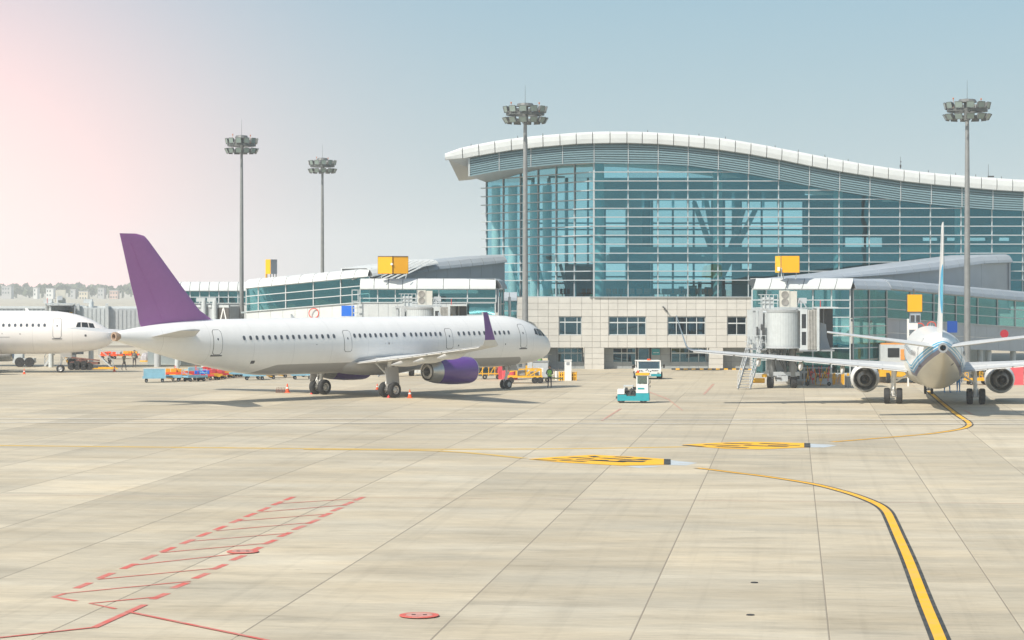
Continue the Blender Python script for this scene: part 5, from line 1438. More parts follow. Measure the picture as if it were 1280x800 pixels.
    for x in (-.95, .85): m.cyl((x, 1.2, 1.05), (x, 1.2, 3.3), .30, .30, 16); m.cyl((x, 1.2, .9), (x, 1.2, 2.2), .36, .36, 16)
    m.build('lift_column', [M_galv], t, smooth=35)
    m = MB(); m.box(-1.5,1.4,.9,1.5,1.0,1.32); m.box(-.5,.4,.7,1.7,.55,1.0); m.build('bogie_beam', [M_lgrey], t)
    m = MB(); m.box(-.45,.35,1.5,2.3,1.35,3.3); m.build('motor_housing', [M_grey], t)
    for x in (-.98, .92):
        m = MB()
        m.lathe([(-.25,.25),(-.25,.42),(-.18,.48),(.18,.48),(.25,.42),(.25,.25)], 'x', (x, 1.15, .48), 24)
        m.lathe([(-.2,.26),(-.22,.01)], 'x', (x, 1.15, .48), 16); m.lathe([(.2,.26),(.22,.01)], 'x', (x, 1.15, .48), 16)
        m.build('bogie_wheel', [M_black], t, smooth=35)
    m = MB(); m.box(-1.7,-1.35,.4,.9,.9,1.15); m.cyl((-2.5,.7,.62),(-1.5,.7,.62),.2,n=12); m.build('yellow_bumper', [M_yelp], t)
    random.seed(12)
    m = MB()
    for k in range(16):
        x, y = random.uniform(-1.5,1.3), random.uniform(.2,1.4); z = random.uniform(2.3,3.0)
        m.cbox((x,y,z), (random.uniform(.1,.5),random.uniform(.1,.4),random.uniform(.1,.45)))
    m.build('underbody_box', [M_grey], t)
    m = MB()
    for k in range(9):
        x = random.uniform(-1.4,1.3); y = random.uniform(.3,1.6); m.tube([(x,y,3.1),(x+random.uniform(-.3,.3),y-.2,2.2),(x+random.uniform(-.5,.5),y,1.3)], .04, 6)
    m.build('hanging_cable', [M_dark], t)
    m = MB()
    for k in range(8):
        x = random.uniform(-1.1,1.0); m.cbox((x,random.uniform(.6,1.1),random.uniform(.5,.95)), (random.uniform(.15,.4),.3,random.uniform(.1,.3)))
    m.build('drive_motor', [M_dark], t)
    m = MB()
    for k in range(10):
        x = random.uniform(-2.6,-1.4); m.cbox((x,random.uniform(.4,1.2),random.uniform(3.3,4.9)), (random.uniform(.08,.25),.2,random.uniform(.2,.7)))
    m.build('platform_gear', [M_lgrey], t)
    # stair
    for k in range(15):
        f = k/14; m = MB(); x = -3.9 + 1.15*f; y = -1.6+2.0*f; z = .18 + 3.0*f
        m.box(x, x+.95, y, y+.24, z-.05, z); m.build('stair_tread', [M_grey], t)
    m = MB()
    for q in (0, .98):
        m.bar((-3.9+q,-1.7,.05), (-2.75+q,.45,3.2), .05, .22)
        m.tube([(-3.9+q,-1.7,.05),(-3.9+q,-1.7,1.1),(-2.75+q,.45,4.25)], .028, 6); m.tube([(-3.9+q,-1.7,.6),(-2.75+q,.45,3.75)], .022, 6)
        for k in range(1, 6):
            f = k/5; m.cyl((-3.9+q+1.15*f,-1.7+2.15*f,.1+3.15*f), (-3.9+q+1.15*f,-1.7+2.15*f,1.1+3.15*f), .022, n=5)
    m.build('stair_rail', [M_lgrey], t)
    # rotunda column at the building end
    m = MB(); m.cyl((0,tl+.8,0),(0,tl+.8,3.4),.35,.35,14); m.cyl((0,tl+.8,3.3),(0,tl+.8,6.3),1.6,1.6,24); m.build('rotunda', [M_lgrey], t, smooth=35)
    return t
jbR = jet_bridge('white jet bridge with round cab, stairs and wheels beside the glass pier', (PX(980,188), 188.0, 0), 0.0, 9.0)
jb2 = dup(jbR, (PX(527,214), 214.0, 0), 0.0, 'white jet bridge whose cab top shows above the purple-tailed airliner', None)
jb3 = dup(jbR, (PX(76,238), 238.0, 0), R(-80), 'jet bridge behind the nose of the leftmost airliner')
def tunnel(label, a, b, z0, z1, w):
    t = thing('bridge_tunnel', label, 'bridge tunnel', (*a, 0)); A, B = Vector((*a, 0)), Vector((*b, 0)); d = (B-A); L = d.length; d.normalize(); nn = Vector((d.y, -d.x, 0)); nn = nn if nn.y < 0 else -nn
    zc = Vector((0, 0, (z0+z1)/2))
    m = MB(); m.bar(A+zc, B+zc, w, z1-z0)
    k = .3
    while k < L*.78:
        p = A + d*k + nn*(w/2+.03); m.bar(p + Vector((0,0,z0+.15)), p + Vector((0,0,z1-.15)), .16, .06, up=tuple(nn)); k += .45
    m.build('tunnel_shell', [M_lgrey], t, world=True)
    m = MB(); m.bar(A+nn*(w/2)+Vector((0,0,z1)), B+nn*(w/2)+Vector((0,0,z1)), .25, .25); m.bar(A+nn*(w/2)+Vector((0,0,z0)), B+nn*(w/2)+Vector((0,0,z0)), .25, .25); m.build('tunnel_rail', [M_offw], t, world=True)
    m = MB(); p = A + d*L*.79 + nn*(w/2+.06); q = B + nn*(w/2+.06)
    m.bar(p+Vector((0,0,z0+.1)), p*.5+q*.5+Vector((0,0,z1-.1)), .12); m.bar(p*.5+q*.5+Vector((0,0,z1-.1)), q+Vector((0,0,z0+.1)), .12); m.build('truss_brace', [M_white], t, world=True)
    m = MB(); m.bar(p+Vector((0,0,(z0+z1)/2)), q+Vector((0,0,(z0+z1)/2)), .06, z1-z0-.4); m.build('dark_bay', [M_hot], t, world=True)
    for f in (.03, .55, .76):
        p = A + d*L*f + nn*(w/2+.4); m = MB(); m.cyl(p, p+Vector((0,0,z1+.6)), .26, .26, 12); m.cbox(p+Vector((-.3,0,z1+.65)), (.9,.4,.4)); m.build('lift_mast', [M_offw], t, world=True)
    return t
tunnel('long grey ribbed bridge tunnel behind the leftmost airliner, left of the purple fin', (PX(-60,241), 241.0), (PX(176,240), 240.0), 3.4, 6.15, 3.0)
tunnel('short bridge tunnel glimpsed between the purple fin and the light mast', (PX(232,239), 239.0), (PX(296,236), 236.0), 3.6, 6.3, 2.6)

# ------------------------------------------------------------------ high masts with floodlights
def light_mast(label, loc, h, rz, top_h=2.05):
    t = thing('light_mast', label, 'floodlight mast', loc, rz, 'tall floodlight masts')
    m = MB(); m.cyl((0,0,0),(0,0,h*.36),.30,.26,16); m.cyl((0,0,h*.355),(0,0,h*.70),.265,.215,16); m.cyl((0,0,h*.69),(0,0,h-1.6),.22,.165,16); m.cyl((0,0,0),(0,0,.05),.6,.6,16)
    m.build('pole', [M_galv], t, smooth=35)
    m = MB()
    for z, r in ((h-.85, 1.7),):
        n = 24
        for k in range(n):
            a0, a1 = 2*PI*k/n, 2*PI*(k+1)/n
            m.bar((r*math.cos(a0), r*math.sin(a0), z), (r*math.cos(a1), r*math.sin(a1), z), .14, .22)
        for k in range(4):
            a0 = PI*k/2; m.bar((0,0,z), (r*math.cos(a0), r*math.sin(a0), z), .1)
    m.cyl((0,0,h-1.7),(0,0,h-.2),.28,.28,12); m.lathe([(h-.15,.85),(h+.12,.7),(h+.2,.01)], 'z', n=14); m.build('lamp_ring', [mat('lamp_housing', (.13,.14,.14), .5)], t)
    base = None
    for row, z, r, tl in ((0, h-.45, 1.95, .25), (1, h-1.45, 1.95, .55)):
        for k in range(12):
            a0 = 2*PI*(k+.5)/12
            if base is None:
                m = MB(); m.add([(-.32,.0,-.26),(.32,.0,-.26),(.32,.0,.26),(-.32,.0,.26),(-.2,.36,-.15),(.2,.36,-.15),(.2,.36,.15),(-.2,.36,.15)], [(4,7,6,5),(0,4,5,1),(1,5,6,2),(2,6,7,3),(3,7,4,0)])
                m.box(-.35,-.32,-.03,.03,-.28,.28); m.box(.32,.35,-.03,.03,-.28,.28); m.box(-.35,.35,-.03,.03,.26,.29); m.box(-.35,.35,-.03,.03,-.29,-.26); m.bar((0,.2,0),(0,.5,.0),.1)
                base = m.build('floodlight', [mat('lamp_housing', (.13,.14,.14), .5, var=.1)], t); o = base
                m = MB(); m.box(-.31,.31,-.02,.0,-.25,.25); m.build('lens', [M_lamp], base)
            else:
                o = copy_tree(base, t)
            o.location = (r*math.cos(a0), r*math.sin(a0), z); o.rotation_euler = (R(-14 if row == 0 else -30)*-1, 0, a0+PI/2)
    m = MB(); m.cyl((0,0,h),(0,0,h+1.8),.02,.01,5); m.build('lightning_rod', [M_dark], t)
    for q in (-1, 1): 
        m = MB(); m.cyl((q*1.3,0,h-.7),(q*1.3,0,h+.15),.02,n=5); m.lathe([(0,.07),(.14,.06),(.16,.01)], 'z', (q*1.3,0,h+.1), 8); m.build('obstruction_lamp', [mat('amber_lens', (.5,.16,.05), .4)], t)
    return t
def mast_h(y, d): return H + (360-y)*d/F
light_mast('tall floodlight mast in front of the left end of the terminal glass', (PX(656.5,213),213,0), mast_h(131,213), R(8))
light_mast('tall floodlight mast at the right, behind the tail of the blue-striped airliner', (PX(1209,203),203,0), mast_h(126,203), R(12))
light_mast('floodlight mast just right of the purple fin, farther left of the two on that side', (PX(302,236.5),236.5,0), mast_h(171,236.5), R(40)).scale = (.82,.82,1)
light_mast('smallest floodlight mast, rising behind the white roofed corridor', (PX(403,285),285,0), mast_h(199,285), R(55)).scale = (.85,.85,1)

# ------------------------------------------------------------------ signs
def sign_box(name, label, x0, x1, y0, y1, d, dep, face, rz=0, split=None, legs=True, group='yellow stand signs'):
    c = ((x0+x1)/2); t = thing(name, label, 'sign', (PX(c,d), d, 0), rz, group)
    w = (x1-x0)*d/F/2; z0, z1 = PZ(y1,d), PZ(y0,d)
    m = MB(); m.box(-w-.04, w+.04, 0, dep, z0-.04, z1+.04); m.build('casing', [M_hot], t)
    m = MB(); m.box(-w, w, -.02, -.001, z0, z1); m.build('sign_face', [face], t)
    return t
# V shaped sign on the left pier
d = 221.0
t = thing('stand_sign', 'V-shaped blank yellow sign on the roof of the left pier', 'sign', (PX(491,d),d,0), 0, 'yellow stand signs')
z0, z1 = PZ(342,d), PZ(320.8,d)
for sgn, nm in ((-1, M_yellow), (1, M_yellow)):
    x = sgn*1.42; yb = .55 if sgn > 0 else .35
    m = MB(); m.bar((0.02*sgn,0,(z0+z1)/2), (x,yb,(z0+z1)/2), .10, z1-z0); m.build('sign_face', [nm], t)
    m = MB(); m.bar((0.02*sgn,-.01,z1+.03), (x,yb-.01,z1+.03), .16, .06); m.bar((0.02*sgn,-.01,z0-.03), (x,yb-.01,z0-.03), .16, .06); m.bar((x,yb,z0),(x,yb,z1),.07); m.bar((0,-.04,z0),(0,-.04,z1),.08); m.build('sign_frame', [M_hot], t)
m = MB()
for x in (-1.1, 0, 1.2): m.bar((x, .2, PZ(348,d)), (x+(.12 if x else .0), .25, z0), .07)
m.build('sign_leg', [M_offw], t)
m = MB(); m.cyl((-.1,-.2,z0+.9),(-.1,-.05,z0+.9),.12,n=10); m.build('small_camera', [M_white], t)
d = 196.0
t = thing('stand_sign', 'blank yellow box sign on the roof of the right pier', 'sign', (PX(985,d),d,0), 0, 'yellow stand signs')
z0, z1 = PZ(340.7,d), PZ(320,d); xa, xb = PX(976.8,d)-PX(985,d), PX(999.2,d)-PX(985,d)
m = MB(); m.box(xa, xb, 0, .5, z0, z1); m.build('sign_face', [M_yellow], t)
m = MB(); m.box(xa-.03, xb+.03, .02, .54, z1, z1+.04); m.box(xa-.03, xb+.03, .02, .54, z0-.04, z0); m.box(xb, xb+.05, .02, .5, z0, z1); m.box(xa-.06, xa, .02, .5, z0, z1); m.build('sign_frame', [M_hot], t)
m = MB(); m.bar((xa-.04,.1,(z0+z1)/2), (xa-.47,.45,(z0+z1)/2), .04, z1-z0); m.build('side_face', [mat('dull_yellow_face', (.75,.42,.02), .5, var=.15)], t)
m = MB(); m.bar((xa,.0,PZ(349,d)),(xa,.0,z0+.4),.09); m.bar((xa+.2,.3,PZ(349,d)),(xa+.2,.3,z0),.07); m.bar((xb-.3,.3,PZ(349,d)),(xb-.2,.3,z0),.05); m.build('sign_leg', [M_offw], t)
m = MB(); m.cbox((xa-.25,-.1,z0+.3),(.2,.25,.35)); m.build('small_camera', [M_white], t)
d = 233.0
t = thing('stand_sign', 'narrow yellow and grey box sign above the white corridor, left of the smallest mast', 'sign', (PX(338,d),d,0), 0, 'yellow stand signs')
z0, z1 = PZ(342.5,d), PZ(324.3,d)
m = MB(); m.bar((-.48,0,(z0+z1)/2), (.04,-.3,(z0+z1)/2), .05, z1-z0); m.build('sign_face', [M_yellow], t)
m = MB(); m.bar((.06,-.3,(z0+z1)/2), (.62,.35,(z0+z1)/2), .05, z1-z0); m.build('casing', [M_grey], t)
m = MB()
for x, y in ((-.35,-.05),(.05,-.25),(.3,.0),(.55,.25)): m.box(x-.04,x+.04,y-.04,y+.04,z0-.75,z0)
m.build('sign_leg', [M_hot], t); m = MB(); m.box(-.5,-.3,-.06,.0,z0-.75,z0); m.build('yellow_leg', [M_yellow], t)
d = 192.0
t = thing('stand_sign', 'square yellow sign hung in front of the corridor left of the striped tail fin', 'sign', (PX(1143.5,d),d,0), 0, 'yellow stand signs')
z0, z1 = PZ(389.5,d), PZ(368.2,d); w = 9.1*d/F
m = MB(); m.box(-w,w,0,.25,z0,z1); m.build('sign_face', [M_yellow], t)
m = MB(); m.box(-w-.03,w+.03,.02,.3,z0-.05,z0); m.box(w,w+.04,.02,.3,z0,z1); m.box(-w-.04,-w,.02,.3,z0,z1); m.bar((-.08,.1,z1),(-.08,.1,PZ(361,d)),.12); m.build('sign_frame', [M_hot], t)
m = MB(); m.box(-.36,.5,.1,.6,z0-.9,z0-.05); m.build('display_box', [M_clad], t)
m = MB(); m.box(-.33,-.02,.06,.1,z0-.85,z0-.3); m.box(.12,.42,.06,.1,z0-.85,z0-.3); m.build('display_window', [M_dark], t)
m = MB(); m.box(-.45,.25,.0,.5,z0-1.5,z0-.95); m.box(-.6,-.45,.1,.3,z0-2.6,z0-.6); m.bar((-.52,.2,z0-2.6),(-.52,.2,0),.12); m.build('equipment_cabinet', [M_white], t)
def flat_sign(label, x, y, w, h, d, m_, grp=None):
    c = MB(); hw, hh = w*d/F/2, h*d/F/2; o = MB().box(-hw, hw, -.05, .05, -hh, hh).build('blank_sign_board', [m_]); o.location = (PX(x,d), d, PZ(y,d)); return tag(o, label, 'sign', grp)
flat_sign('bright blue blank square sign on the wall left of the left pier', 434.9, 388.7, 16.2, 13.2, 221.6, M_blue, 'blue blank signs')
flat_sign('dark blue blank square sign on the grey wall right of the striped tail fin', 1190.3, 408.5, 12.5, 14.5, 205.0, mat('darker_blue_face', (.004,.07,.36), .5, var=.02), 'blue blank signs')
def ring_sign(label, x, y, r, d, col, solid=False):
    m = MB(); R_ = r*d/F
    if solid: m.lathe([(0,.01),(0,R_),(.04,R_),(.04,.01)], 'y', (0,0,0), 28)
    else: m.lathe([(0,R_*.84),(0,R_),(.05,R_),(.05,R_*.84),(0,R_*.84)], 'y', (0,0,0), 32)
    o = m.build('round_sign', [M_ringred if not solid else mat('crimson_disc', (.42,.015,.035), .5, var=.03)]); o.location = (PX(x,d), d, PZ(y,d))
    tag(o, label, 'sign', 'round red signs on the corridor walls')
M_ringred = mat('orange_red_ring', (.80,.08,.04), .5, var=.03)
ring_sign('red ring sign on the white corridor wall above the purple-tailed airliner', 392.2, 391.6, 6.6, 228, None)
ring_sign('red ring sign left of the striped fin, the one nearer the fin', 1164.5, 407.5, 5.8, 200.5, None)
ring_sign('red ring sign left of the striped fin, half hidden by the small cabinet', 1149.5, 410, 6.6, 200.0, None)
ring_sign('solid red round sign on the grey corridor wall at far right', 1255.5, 417.3, 5.2, 214, None, True)

# ------------------------------------------------------------------ ground vehicles
def vwheel(t, x, y, r, w, name='wheel'):
    m = MB(); m.cur = 0; m.lathe([(-w/2,r*.55),(-w/2,r*.9),(-w*.38,r),(w*.38,r),(w/2,r*.9),(w/2,r*.55)], 'x', (x,y,r), 20)
    m.cur = 1; m.lathe([(-w*.45,r*.56),(-w*.3,r*.3),(-w*.42,.01)], 'x', (x,y,r), 14); m.lathe([(w*.45,r*.56),(w*.3,r*.3),(w*.42,.01)], 'x', (x,y,r), 14)
    return m.build(name, [M_black, M_lgrey], t, smooth=35)
# white and teal tow tractor: seen from its rear corner; local -Y faces the camera, cab at +X
d = 23635/143.5
t = thing('tow_tractor', 'small white and teal tractor with open engine deck and yellow roofed cab', 'tractor', (PX(792,d), d, 0), R(-6))
m = MB(); m.prism([(-1.12,.17),(-1.12,.60),(-.5,.60),(-.45,.50),(.18,.50),(.2,.72),(1.10,.72),(1.14,.17)], -.62, .62, 'y'); m.build('chassis', [M_teal], t)
m = MB(); m.box(-1.12,-.62,-.60,.60,.64,.98); m.box(.22,1.05,-.63,-.50,.725,1.35); m.box(.22,1.05,.50,.63,.725,1.35); m.box(.98,1.10,-.50,.50,.725,1.35); m.box(.24,.34,-.5,.5,.725,1.15); m.build('body_panel', [M_white], t)
m = MB(); m.box(.32,.80,-.645,-.632,.98,1.10); m.build('teal_stripe', [M_teal], t)
m = MB()
for x in (.22,.99): 
    for y in (-.6,.54): m.box(x,x+.07,y,y+.06,1.35,1.95)
m.box(.22,1.06,-.6,.6,1.93,1.98); m.build('cab_frame', [M_white], t)
m = MB(); m.box(.29,.99,-.585,-.575,1.37,1.92); m.box(.29,.99,.575,.585,1.37,1.92); m.box(1.02,1.03,-.54,.54,1.37,1.92); m.build('cab_window', [M_windscreen], t)
m = MB(); m.box(.16,1.12,-.66,.66,1.985,2.12); m.build('roof', [M_yelp], t)
m = MB(); m.lathe([(0,.08),(.14,.08),(.18,.01)], 'z', (.3,.2,2.12), 10); m.build('beacon', [M_orange], t)
m = MB(); m.box(.42,.85,-.3,.3,.86,1.0); m.box(.42,.52,-.3,.3,1.0,1.5); m.build('driver_seat', [M_dark], t)
m = MB(); m.tube([(.8,0,1.0),(.92,0,1.4)], .03, 6); m.lathe([(0,.17),(.03,.19),(.05,.17)], 'z', (.85,0,1.38), 12); m.build('steering_wheel', [M_black], t)
m = MB(); random.seed(3)      # engine deck
m.box(-.55,.12,-.35,.35,.56,.85)
for k in range(14):
    x, y, z = random.uniform(-.6,.12), random.uniform(-.5,.45), random.uniform(.6,1.05); m.cbox((x,y,z), (random.uniform(.08,.25),random.uniform(.08,.25),random.uniform(.1,.25)), random.random())
for k in range(7):
    x = random.uniform(-.55,.0); m.tube([(x,-.5,.6),(x+.1,-.52,.9),(x+.25,-.4,1.02)], .03, 6)
m.build('engine', [M_dark], t)
m = MB(); m.box(-.70,.0,-.45,.45,1.18,1.25); 
for x in (-.66,-.06):
    for y in (-.42,.42): m.bar((x,y,.85),(x,y,1.18),.04)
m.build('engine_hood', [M_offw], t)
m = MB(); m.tube([(1.05,-.55,1.3),(1.18,-.66,1.45)], .02, 6); m.cbox((1.2,-.68,1.55),(.05,.14,.24)); m.cbox((1.2,-.6,1.2),(.05,.1,.14)); m.build('mirror', [M_black], t)
for x in (-.85,.72):
    for y in (-.5,.5):
        m = MB(); r = .28; m.cur = 0; m.lathe([(-.11,r*.5),(-.11,r*.9),(-.08,r),(.08,r),(.11,r*.9),(.11,r*.5)], 'y', (x,y*1.0,r), 18)
        m.cur = 1; m.lathe([(-.1,r*.5),(-.07,.01)], 'y', (x,y,r), 12); m.lathe([(.1,r*.5),(.07,.01)], 'y', (x,y,r), 12); m.build('wheel', [M_black, M_lgrey], t, smooth=35)
m = MB(); m.box(-1.26,-1.12,-.15,.15,.3,.45); m.build('tow_hitch', [M_dark], t)
# larger white and teal vehicle facing the camera
d = 23635/114.2
t = thing('ground_support_truck', 'white truck with a wide windscreen facing the camera, farther off behind the small tractor', 'truck', (PX(811.5,d), d, 0), R(3))
t.scale = (1,1,.84)
w = 1.05
m = MB(); m.box(-w,w,-.1,3.2,.32,.58); m.build('lower_body', [M_teal], t)
m = MB(); m.prism([(-.08,.585),(-.08,1.06),(.08,1.12),(3.2,1.12),(3.2,.585)], -w, w, 'x') ; m.build('upper_body', [M_white], t)
m = MB()
for x in (-w,w-.09): m.bar((x+.045,.02,1.1),(x+.045,.18,1.92),.09)
m.box(-w-.01,w+.01,.10,2.2,1.9,1.99)
for x in (-w,w-.09): m.box(x,x+.09,1.9,2.0,1.1,1.9)
m.build('cab_frame', [M_white], t)
m = MB(); m.add([(-w+.09,.07,1.12),(w-.09,.07,1.12),(w-.09,.2,1.9),(-w+.09,.2,1.9),(-w+.09,.09,1.12),(w-.09,.09,1.12),(w-.09,.22,1.9),(-w+.09,.22,1.9)], [(0,1,2,3),(7,6,5,4),(0,4,5,1),(1,5,6,2),(2,6,7,3),(3,7,4,0)]); m.build('windscreen', [M_windscreen], t)
m = MB(); m.box(-w+.1,w-.1,1.4,1.5,1.0,1.9); m.box(-.8,-.2,.9,1.1,1.0,1.75); m.box(.2,.8,.9,1.1,1.0,1.75); m.build('cab_interior', [M_intd], t)
m = MB()
for k, (x, wd, z) in enumerate(((-.92,.12,.85),(-.74,.10,.85),(-.6,.05,.80),(-.32,.07,.92),(-.22,.09,.99),(-.10,.05,.84),(.04,.12,.78),(.22,.1,.88),(.36,.12,.86),(.52,.14,.86),(.72,.08,.86))): m.box(x,x+wd,-.092,-.082,z,z+.12)
m.build('dark_lettering', [M_navy], t)
m = MB(); m.box(-.9,-.7,-.12,-.1,.62,.72); m.box(.7,.9,-.12,-.1,.62,.72); m.build('headlamp', [M_lamp], t)
m = MB(); m.box(-.25,.15,-.14,-.1,.40,.52); m.build('bumper_plate', [M_white], t)
for x in (-.15,.0): 
    m = MB(); m.lathe([(0,.08),(.15,.08),(.2,.01)], 'z', (x+.1,.5,1.99), 10); m.build('beacon', [M_orange], t)
m = MB()
for s in (-1,1): m.tube([(s*w,.1,1.35),(s*(w+.25),.0,1.5)], .02, 5); m.cbox((s*(w+.27),.0,1.4),(.16,.06,.36))
m.build('mirror', [M_black], t)
for x in (-w+.05,w+.06):
    for y in (.7,2.6): vwheel(t, x, y, .40, .26)
# cone
def cone(label, x, y, s=1.0, dd=None, grp='traffic cones'):
    if not hasattr(cone, 'o'):
        t = thing('traffic_cone', label, 'traffic cone', (0,0,0), 0, grp)
        m = MB(); m.box(-.2,.2,-.2,.2,0,.04); m.lathe([(.04,.16),(.66,.03)], 'z', n=14); m.lathe([(.66,.03),(.67,.01)], 'z', n=14); m.build('cone_body', [M_orange], t, smooth=35)
        m = MB(); m.lathe([(.30,.114),(.42,.089)], 'z', n=14); m.build('white_band', [M_white], t)
        cone.o = t
    else: t = copy_tree(cone.o); t['label'] = label
    gx, gy = G(x, y); t.location = (gx, gy, .004); t.scale = (s,)*3; return t
cone('orange traffic cone on the apron in front of the purple engine', 512.3, 497.5, .95)
cone('orange traffic cone beside the stack of wheel chocks left of the main wheels', 359.2, 490.8, 1.05)
cone('small orange traffic cone between the two main landing gears', 471.5, 487, .7)
cone('orange traffic cone standing left of the nose wheel of the leftmost airliner', 30.3, 467.6, .75)
cone('orange traffic cone among the three workers at left', 143, 464.5, .8)
# chocks
def chock(label, x, y, rz, s=1.0, col=M_red, grp='wheel chocks'):
    m = MB(); m.prism([(-.28,0),(.28,0),(.12,.22),(-.12,.22)], -.10, .10, 'y'); o = m.build('wheel_chock', [col]); gx, gy = G(x, y); o.location = (gx, gy, .004); o.rotation_euler = (0,0,rz); o.scale = (s,)*3; return tag(o, label, 'wheel chock', grp)
chock('red wheel chock under the left main wheels of the purple-tailed airliner', 392, 492.7, R(47)); chock('red wheel chock in front of the near main wheels', 488, 497.2, R(47)); 
t = thing('chock_rack', 'low rack of dark wheel chocks beside an orange cone', 'chock rack', (*G(350.5, 490.8), 0))
m = MB()
for k in range(6): m.bar((-.32+k*.12,0,0),(-.26+k*.12,0,.42),.035); m.box(-.34+k*.12,-.30+k*.12,-.2,.2,.0,.05)
m.build('rack_hoop', [mat('rusty_steel', (.20,.09,.07), .8, var=.3)], t)
m = MB(); m.box(-.36,.4,-.22,-.18,.2,.25); m.box(-.36,.4,-.22,-.18,.05,.09); m.build('rack_rail', [mat('rusty_steel', (.20,.09,.07), .8)], t)

# baggage carts: flat dollies with towbar and four wheels
def cart(kind, label, gx, gy, rz, deck, load=None, h=1.2):
    t = thing('baggage_cart', label, 'baggage cart', (gx, gy, 0), rz, 'baggage carts in trains on the apron'); t.scale = (.72,.8,.88)
    m = MB(); m.box(-1.35,1.35,-.72,.72,.42,.56); m.box(-1.4,1.4,-.74,-.70,.40,.62); m.box(-1.4,1.4,.70,.74,.40,.62); m.build('deck', [deck], t)
    m = MB(); m.bar((1.35,0,.45),(2.2,0,.35),.08); m.bar((1.35,-.4,.45),(1.8,0,.4),.06); m.bar((1.35,.4,.45),(1.8,0,.4),.06); m.build('towbar', [M_yelp], t)
    for x in (-.95,.95):
        for y in (-.55,.55):
            m = MB(); r = .19; m.cur = 0; m.lathe([(-.07,r*.4),(-.07,r),(.07,r),(.07,r*.4)], 'y', (x,y,r), 14); m.cur = 1; m.lathe([(-.06,r*.45),(-.05,.01)], 'y', (x,y,r), 10); m.build('wheel', [M_black, M_grey], t)
    m = MB(); m.bar((-.95,-.5,.2),(-.95,.5,.2),.06); m.bar((.95,-.5,.2),(.95,.5,.2),.06); m.box(-1.1,-.8,-.5,.5,.25,.42); m.box(.8,1.1,-.5,.5,.25,.42); m.build('axle', [M_dark], t)
    if kind == 'box':
        m = MB(); m.box(-1.3,1.3,-.7,.7,.58,1.34); m.build('cover', [load], t)
        m = MB(); m.box(-1.32,1.32,-.72,.72,1.34,1.40); m.box(-1.33,-1.26,-.73,-.69,.58,1.34); m.box(1.26,1.33,-.73,-.69,.58,1.34); m.build('frame', [M_offw], t)
    elif kind == 'rail':
        m = MB()
        for x in (-1.3,1.3):
            for y in (-.68,.68): m.bar((x,y,.56),(x,y,1.2),.05)
            m.bar((x,-.68,1.18),(x,.68,1.18),.05); m.bar((x,-.68,.85),(x,.68,.85),.04); m.bar((x,-.68,.58),(x,.68,1.16),.03)
        m.build('end_rail', [load], t)
    elif kind == 'load':
        m = MB(); random.seed(int(gx*7) & 255)
        for k in range(7):
            x, y = random.uniform(-1.0,1.0), random.uniform(-.4,.4); m.cbox((x,y,.78), (random.uniform(.5,.8),random.uniform(.3,.5),random.uniform(.3,.42)), random.uniform(-.2,.2))
        m.build('covered_load', [load], t)
    return t
def gp(x, y): return G(x, y)
row1 = [(193,478,'box',M_lblue,M_lblue,'pale blue covered baggage cart, leftmost of the long row'),
        (213,477,'flat',M_lblue,None,'low blue flat cart next to the covered one'),
        (226,475.8,'flat',M_yelp,None,'yellow flat cart, third from the left of the row'),
        (234,475.4,'rail',M_red,M_red,'red cart with end rails beside the yellow flat one'),
        (243,476.8,'rail',M_lblue,M_lblue,'light blue railed cart parked askew in the middle of the row'),
        (253,475.2,'load',M_red,M_blue,'red cart loaded with blue bags'),
        (262,474.8,'flat',M_yelp,None,'yellow flat cart right of the askew blue one'),
        (270,473.6,'load',M_red,M_coral,'red cart with a red covered load'),
        (279,472.3,'rail',M_yelp,M_grey,'yellow cart with grey end rails near the right of the row'),
        (288,471,'load',M_orange,M_coral,'orange cart with a red load, last of the long row')]
for k, (x, y, kd, dk, ld, lb) in enumerate(row1): 
    cart(kd, lb, *gp(x, y), R(8 if k != 4 else 40) + (.3 if k > 5 else 0), dk, ld)
for x, y, kd, dk, ld, lb in ((219,472.5,'load',M_orange,M_yelp,'orange cart with yellow bags in the back line, second from the covered cart'),(232,471.8,'rail',M_red,M_red,'red railed cart in the back line behind the askew blue one'),
        (247,471,'load',M_yelp,M_lblue,'yellow cart with pale blue bags in the back line'),(261,470.2,'load',M_red,M_red,'red cart with red bags in the back line'),(300,472.5,'rail',M_lblue,M_yelp,'blue cart with yellow end rails just right of the long row'),(310,470.5,'flat',M_dark,None,'dark flat dolly just right of the long row')):
    cart(kd, lb, *gp(x, y), R(14), dk, ld)
row2 = [(318,475,'flat',M_lblue,None,'light blue flat cart under the fuselage, leftmost of the second row'),(332,474,'rail',M_dark,M_dark,'dark railed dolly under the belly of the purple-tailed airliner'),(347,472,'flat',M_dark,None,'dark flat dolly under the belly of the purple-tailed airliner'),
        (363,470,'load',M_yelp,M_yelp,'yellow cart with a yellow load beneath the fuselage'),(378,474.2,'rail',M_lblue,M_red,'light blue cart with red end rails just left of the main wheels'),(388,471,'load',M_lblue,M_coral,'light blue cart carrying a red covered load'),(398,472,'rail',M_yelp,M_lblue,'yellow cart with blue end rails behind the main wheels')]
for x, y, kd, dk, ld, lb in row2: cart(kd, lb, *gp(x, y), R(10), dk, ld)
# ballast drum at left
gx, gy = gp(182.5, 452); t = thing('shrouded_bollard', 'squat grey draped drum on a yellow base near the purple-tailed airliner tail', 'ballast block', (gx, gy, 0)); 
m = MB(); m.lathe([(.12,.62),(.6,.58),(.95,.38),(1.0,.01)], 'z', n=9); m.build('drape', [mat('grey_drape', (.35,.34,.36), .9, var=.25)], t); m = MB(); m.lathe([(0,.68),(.14,.68),(.16,.01)], 'z', n=16); m.build('base', [M_yelp], t)
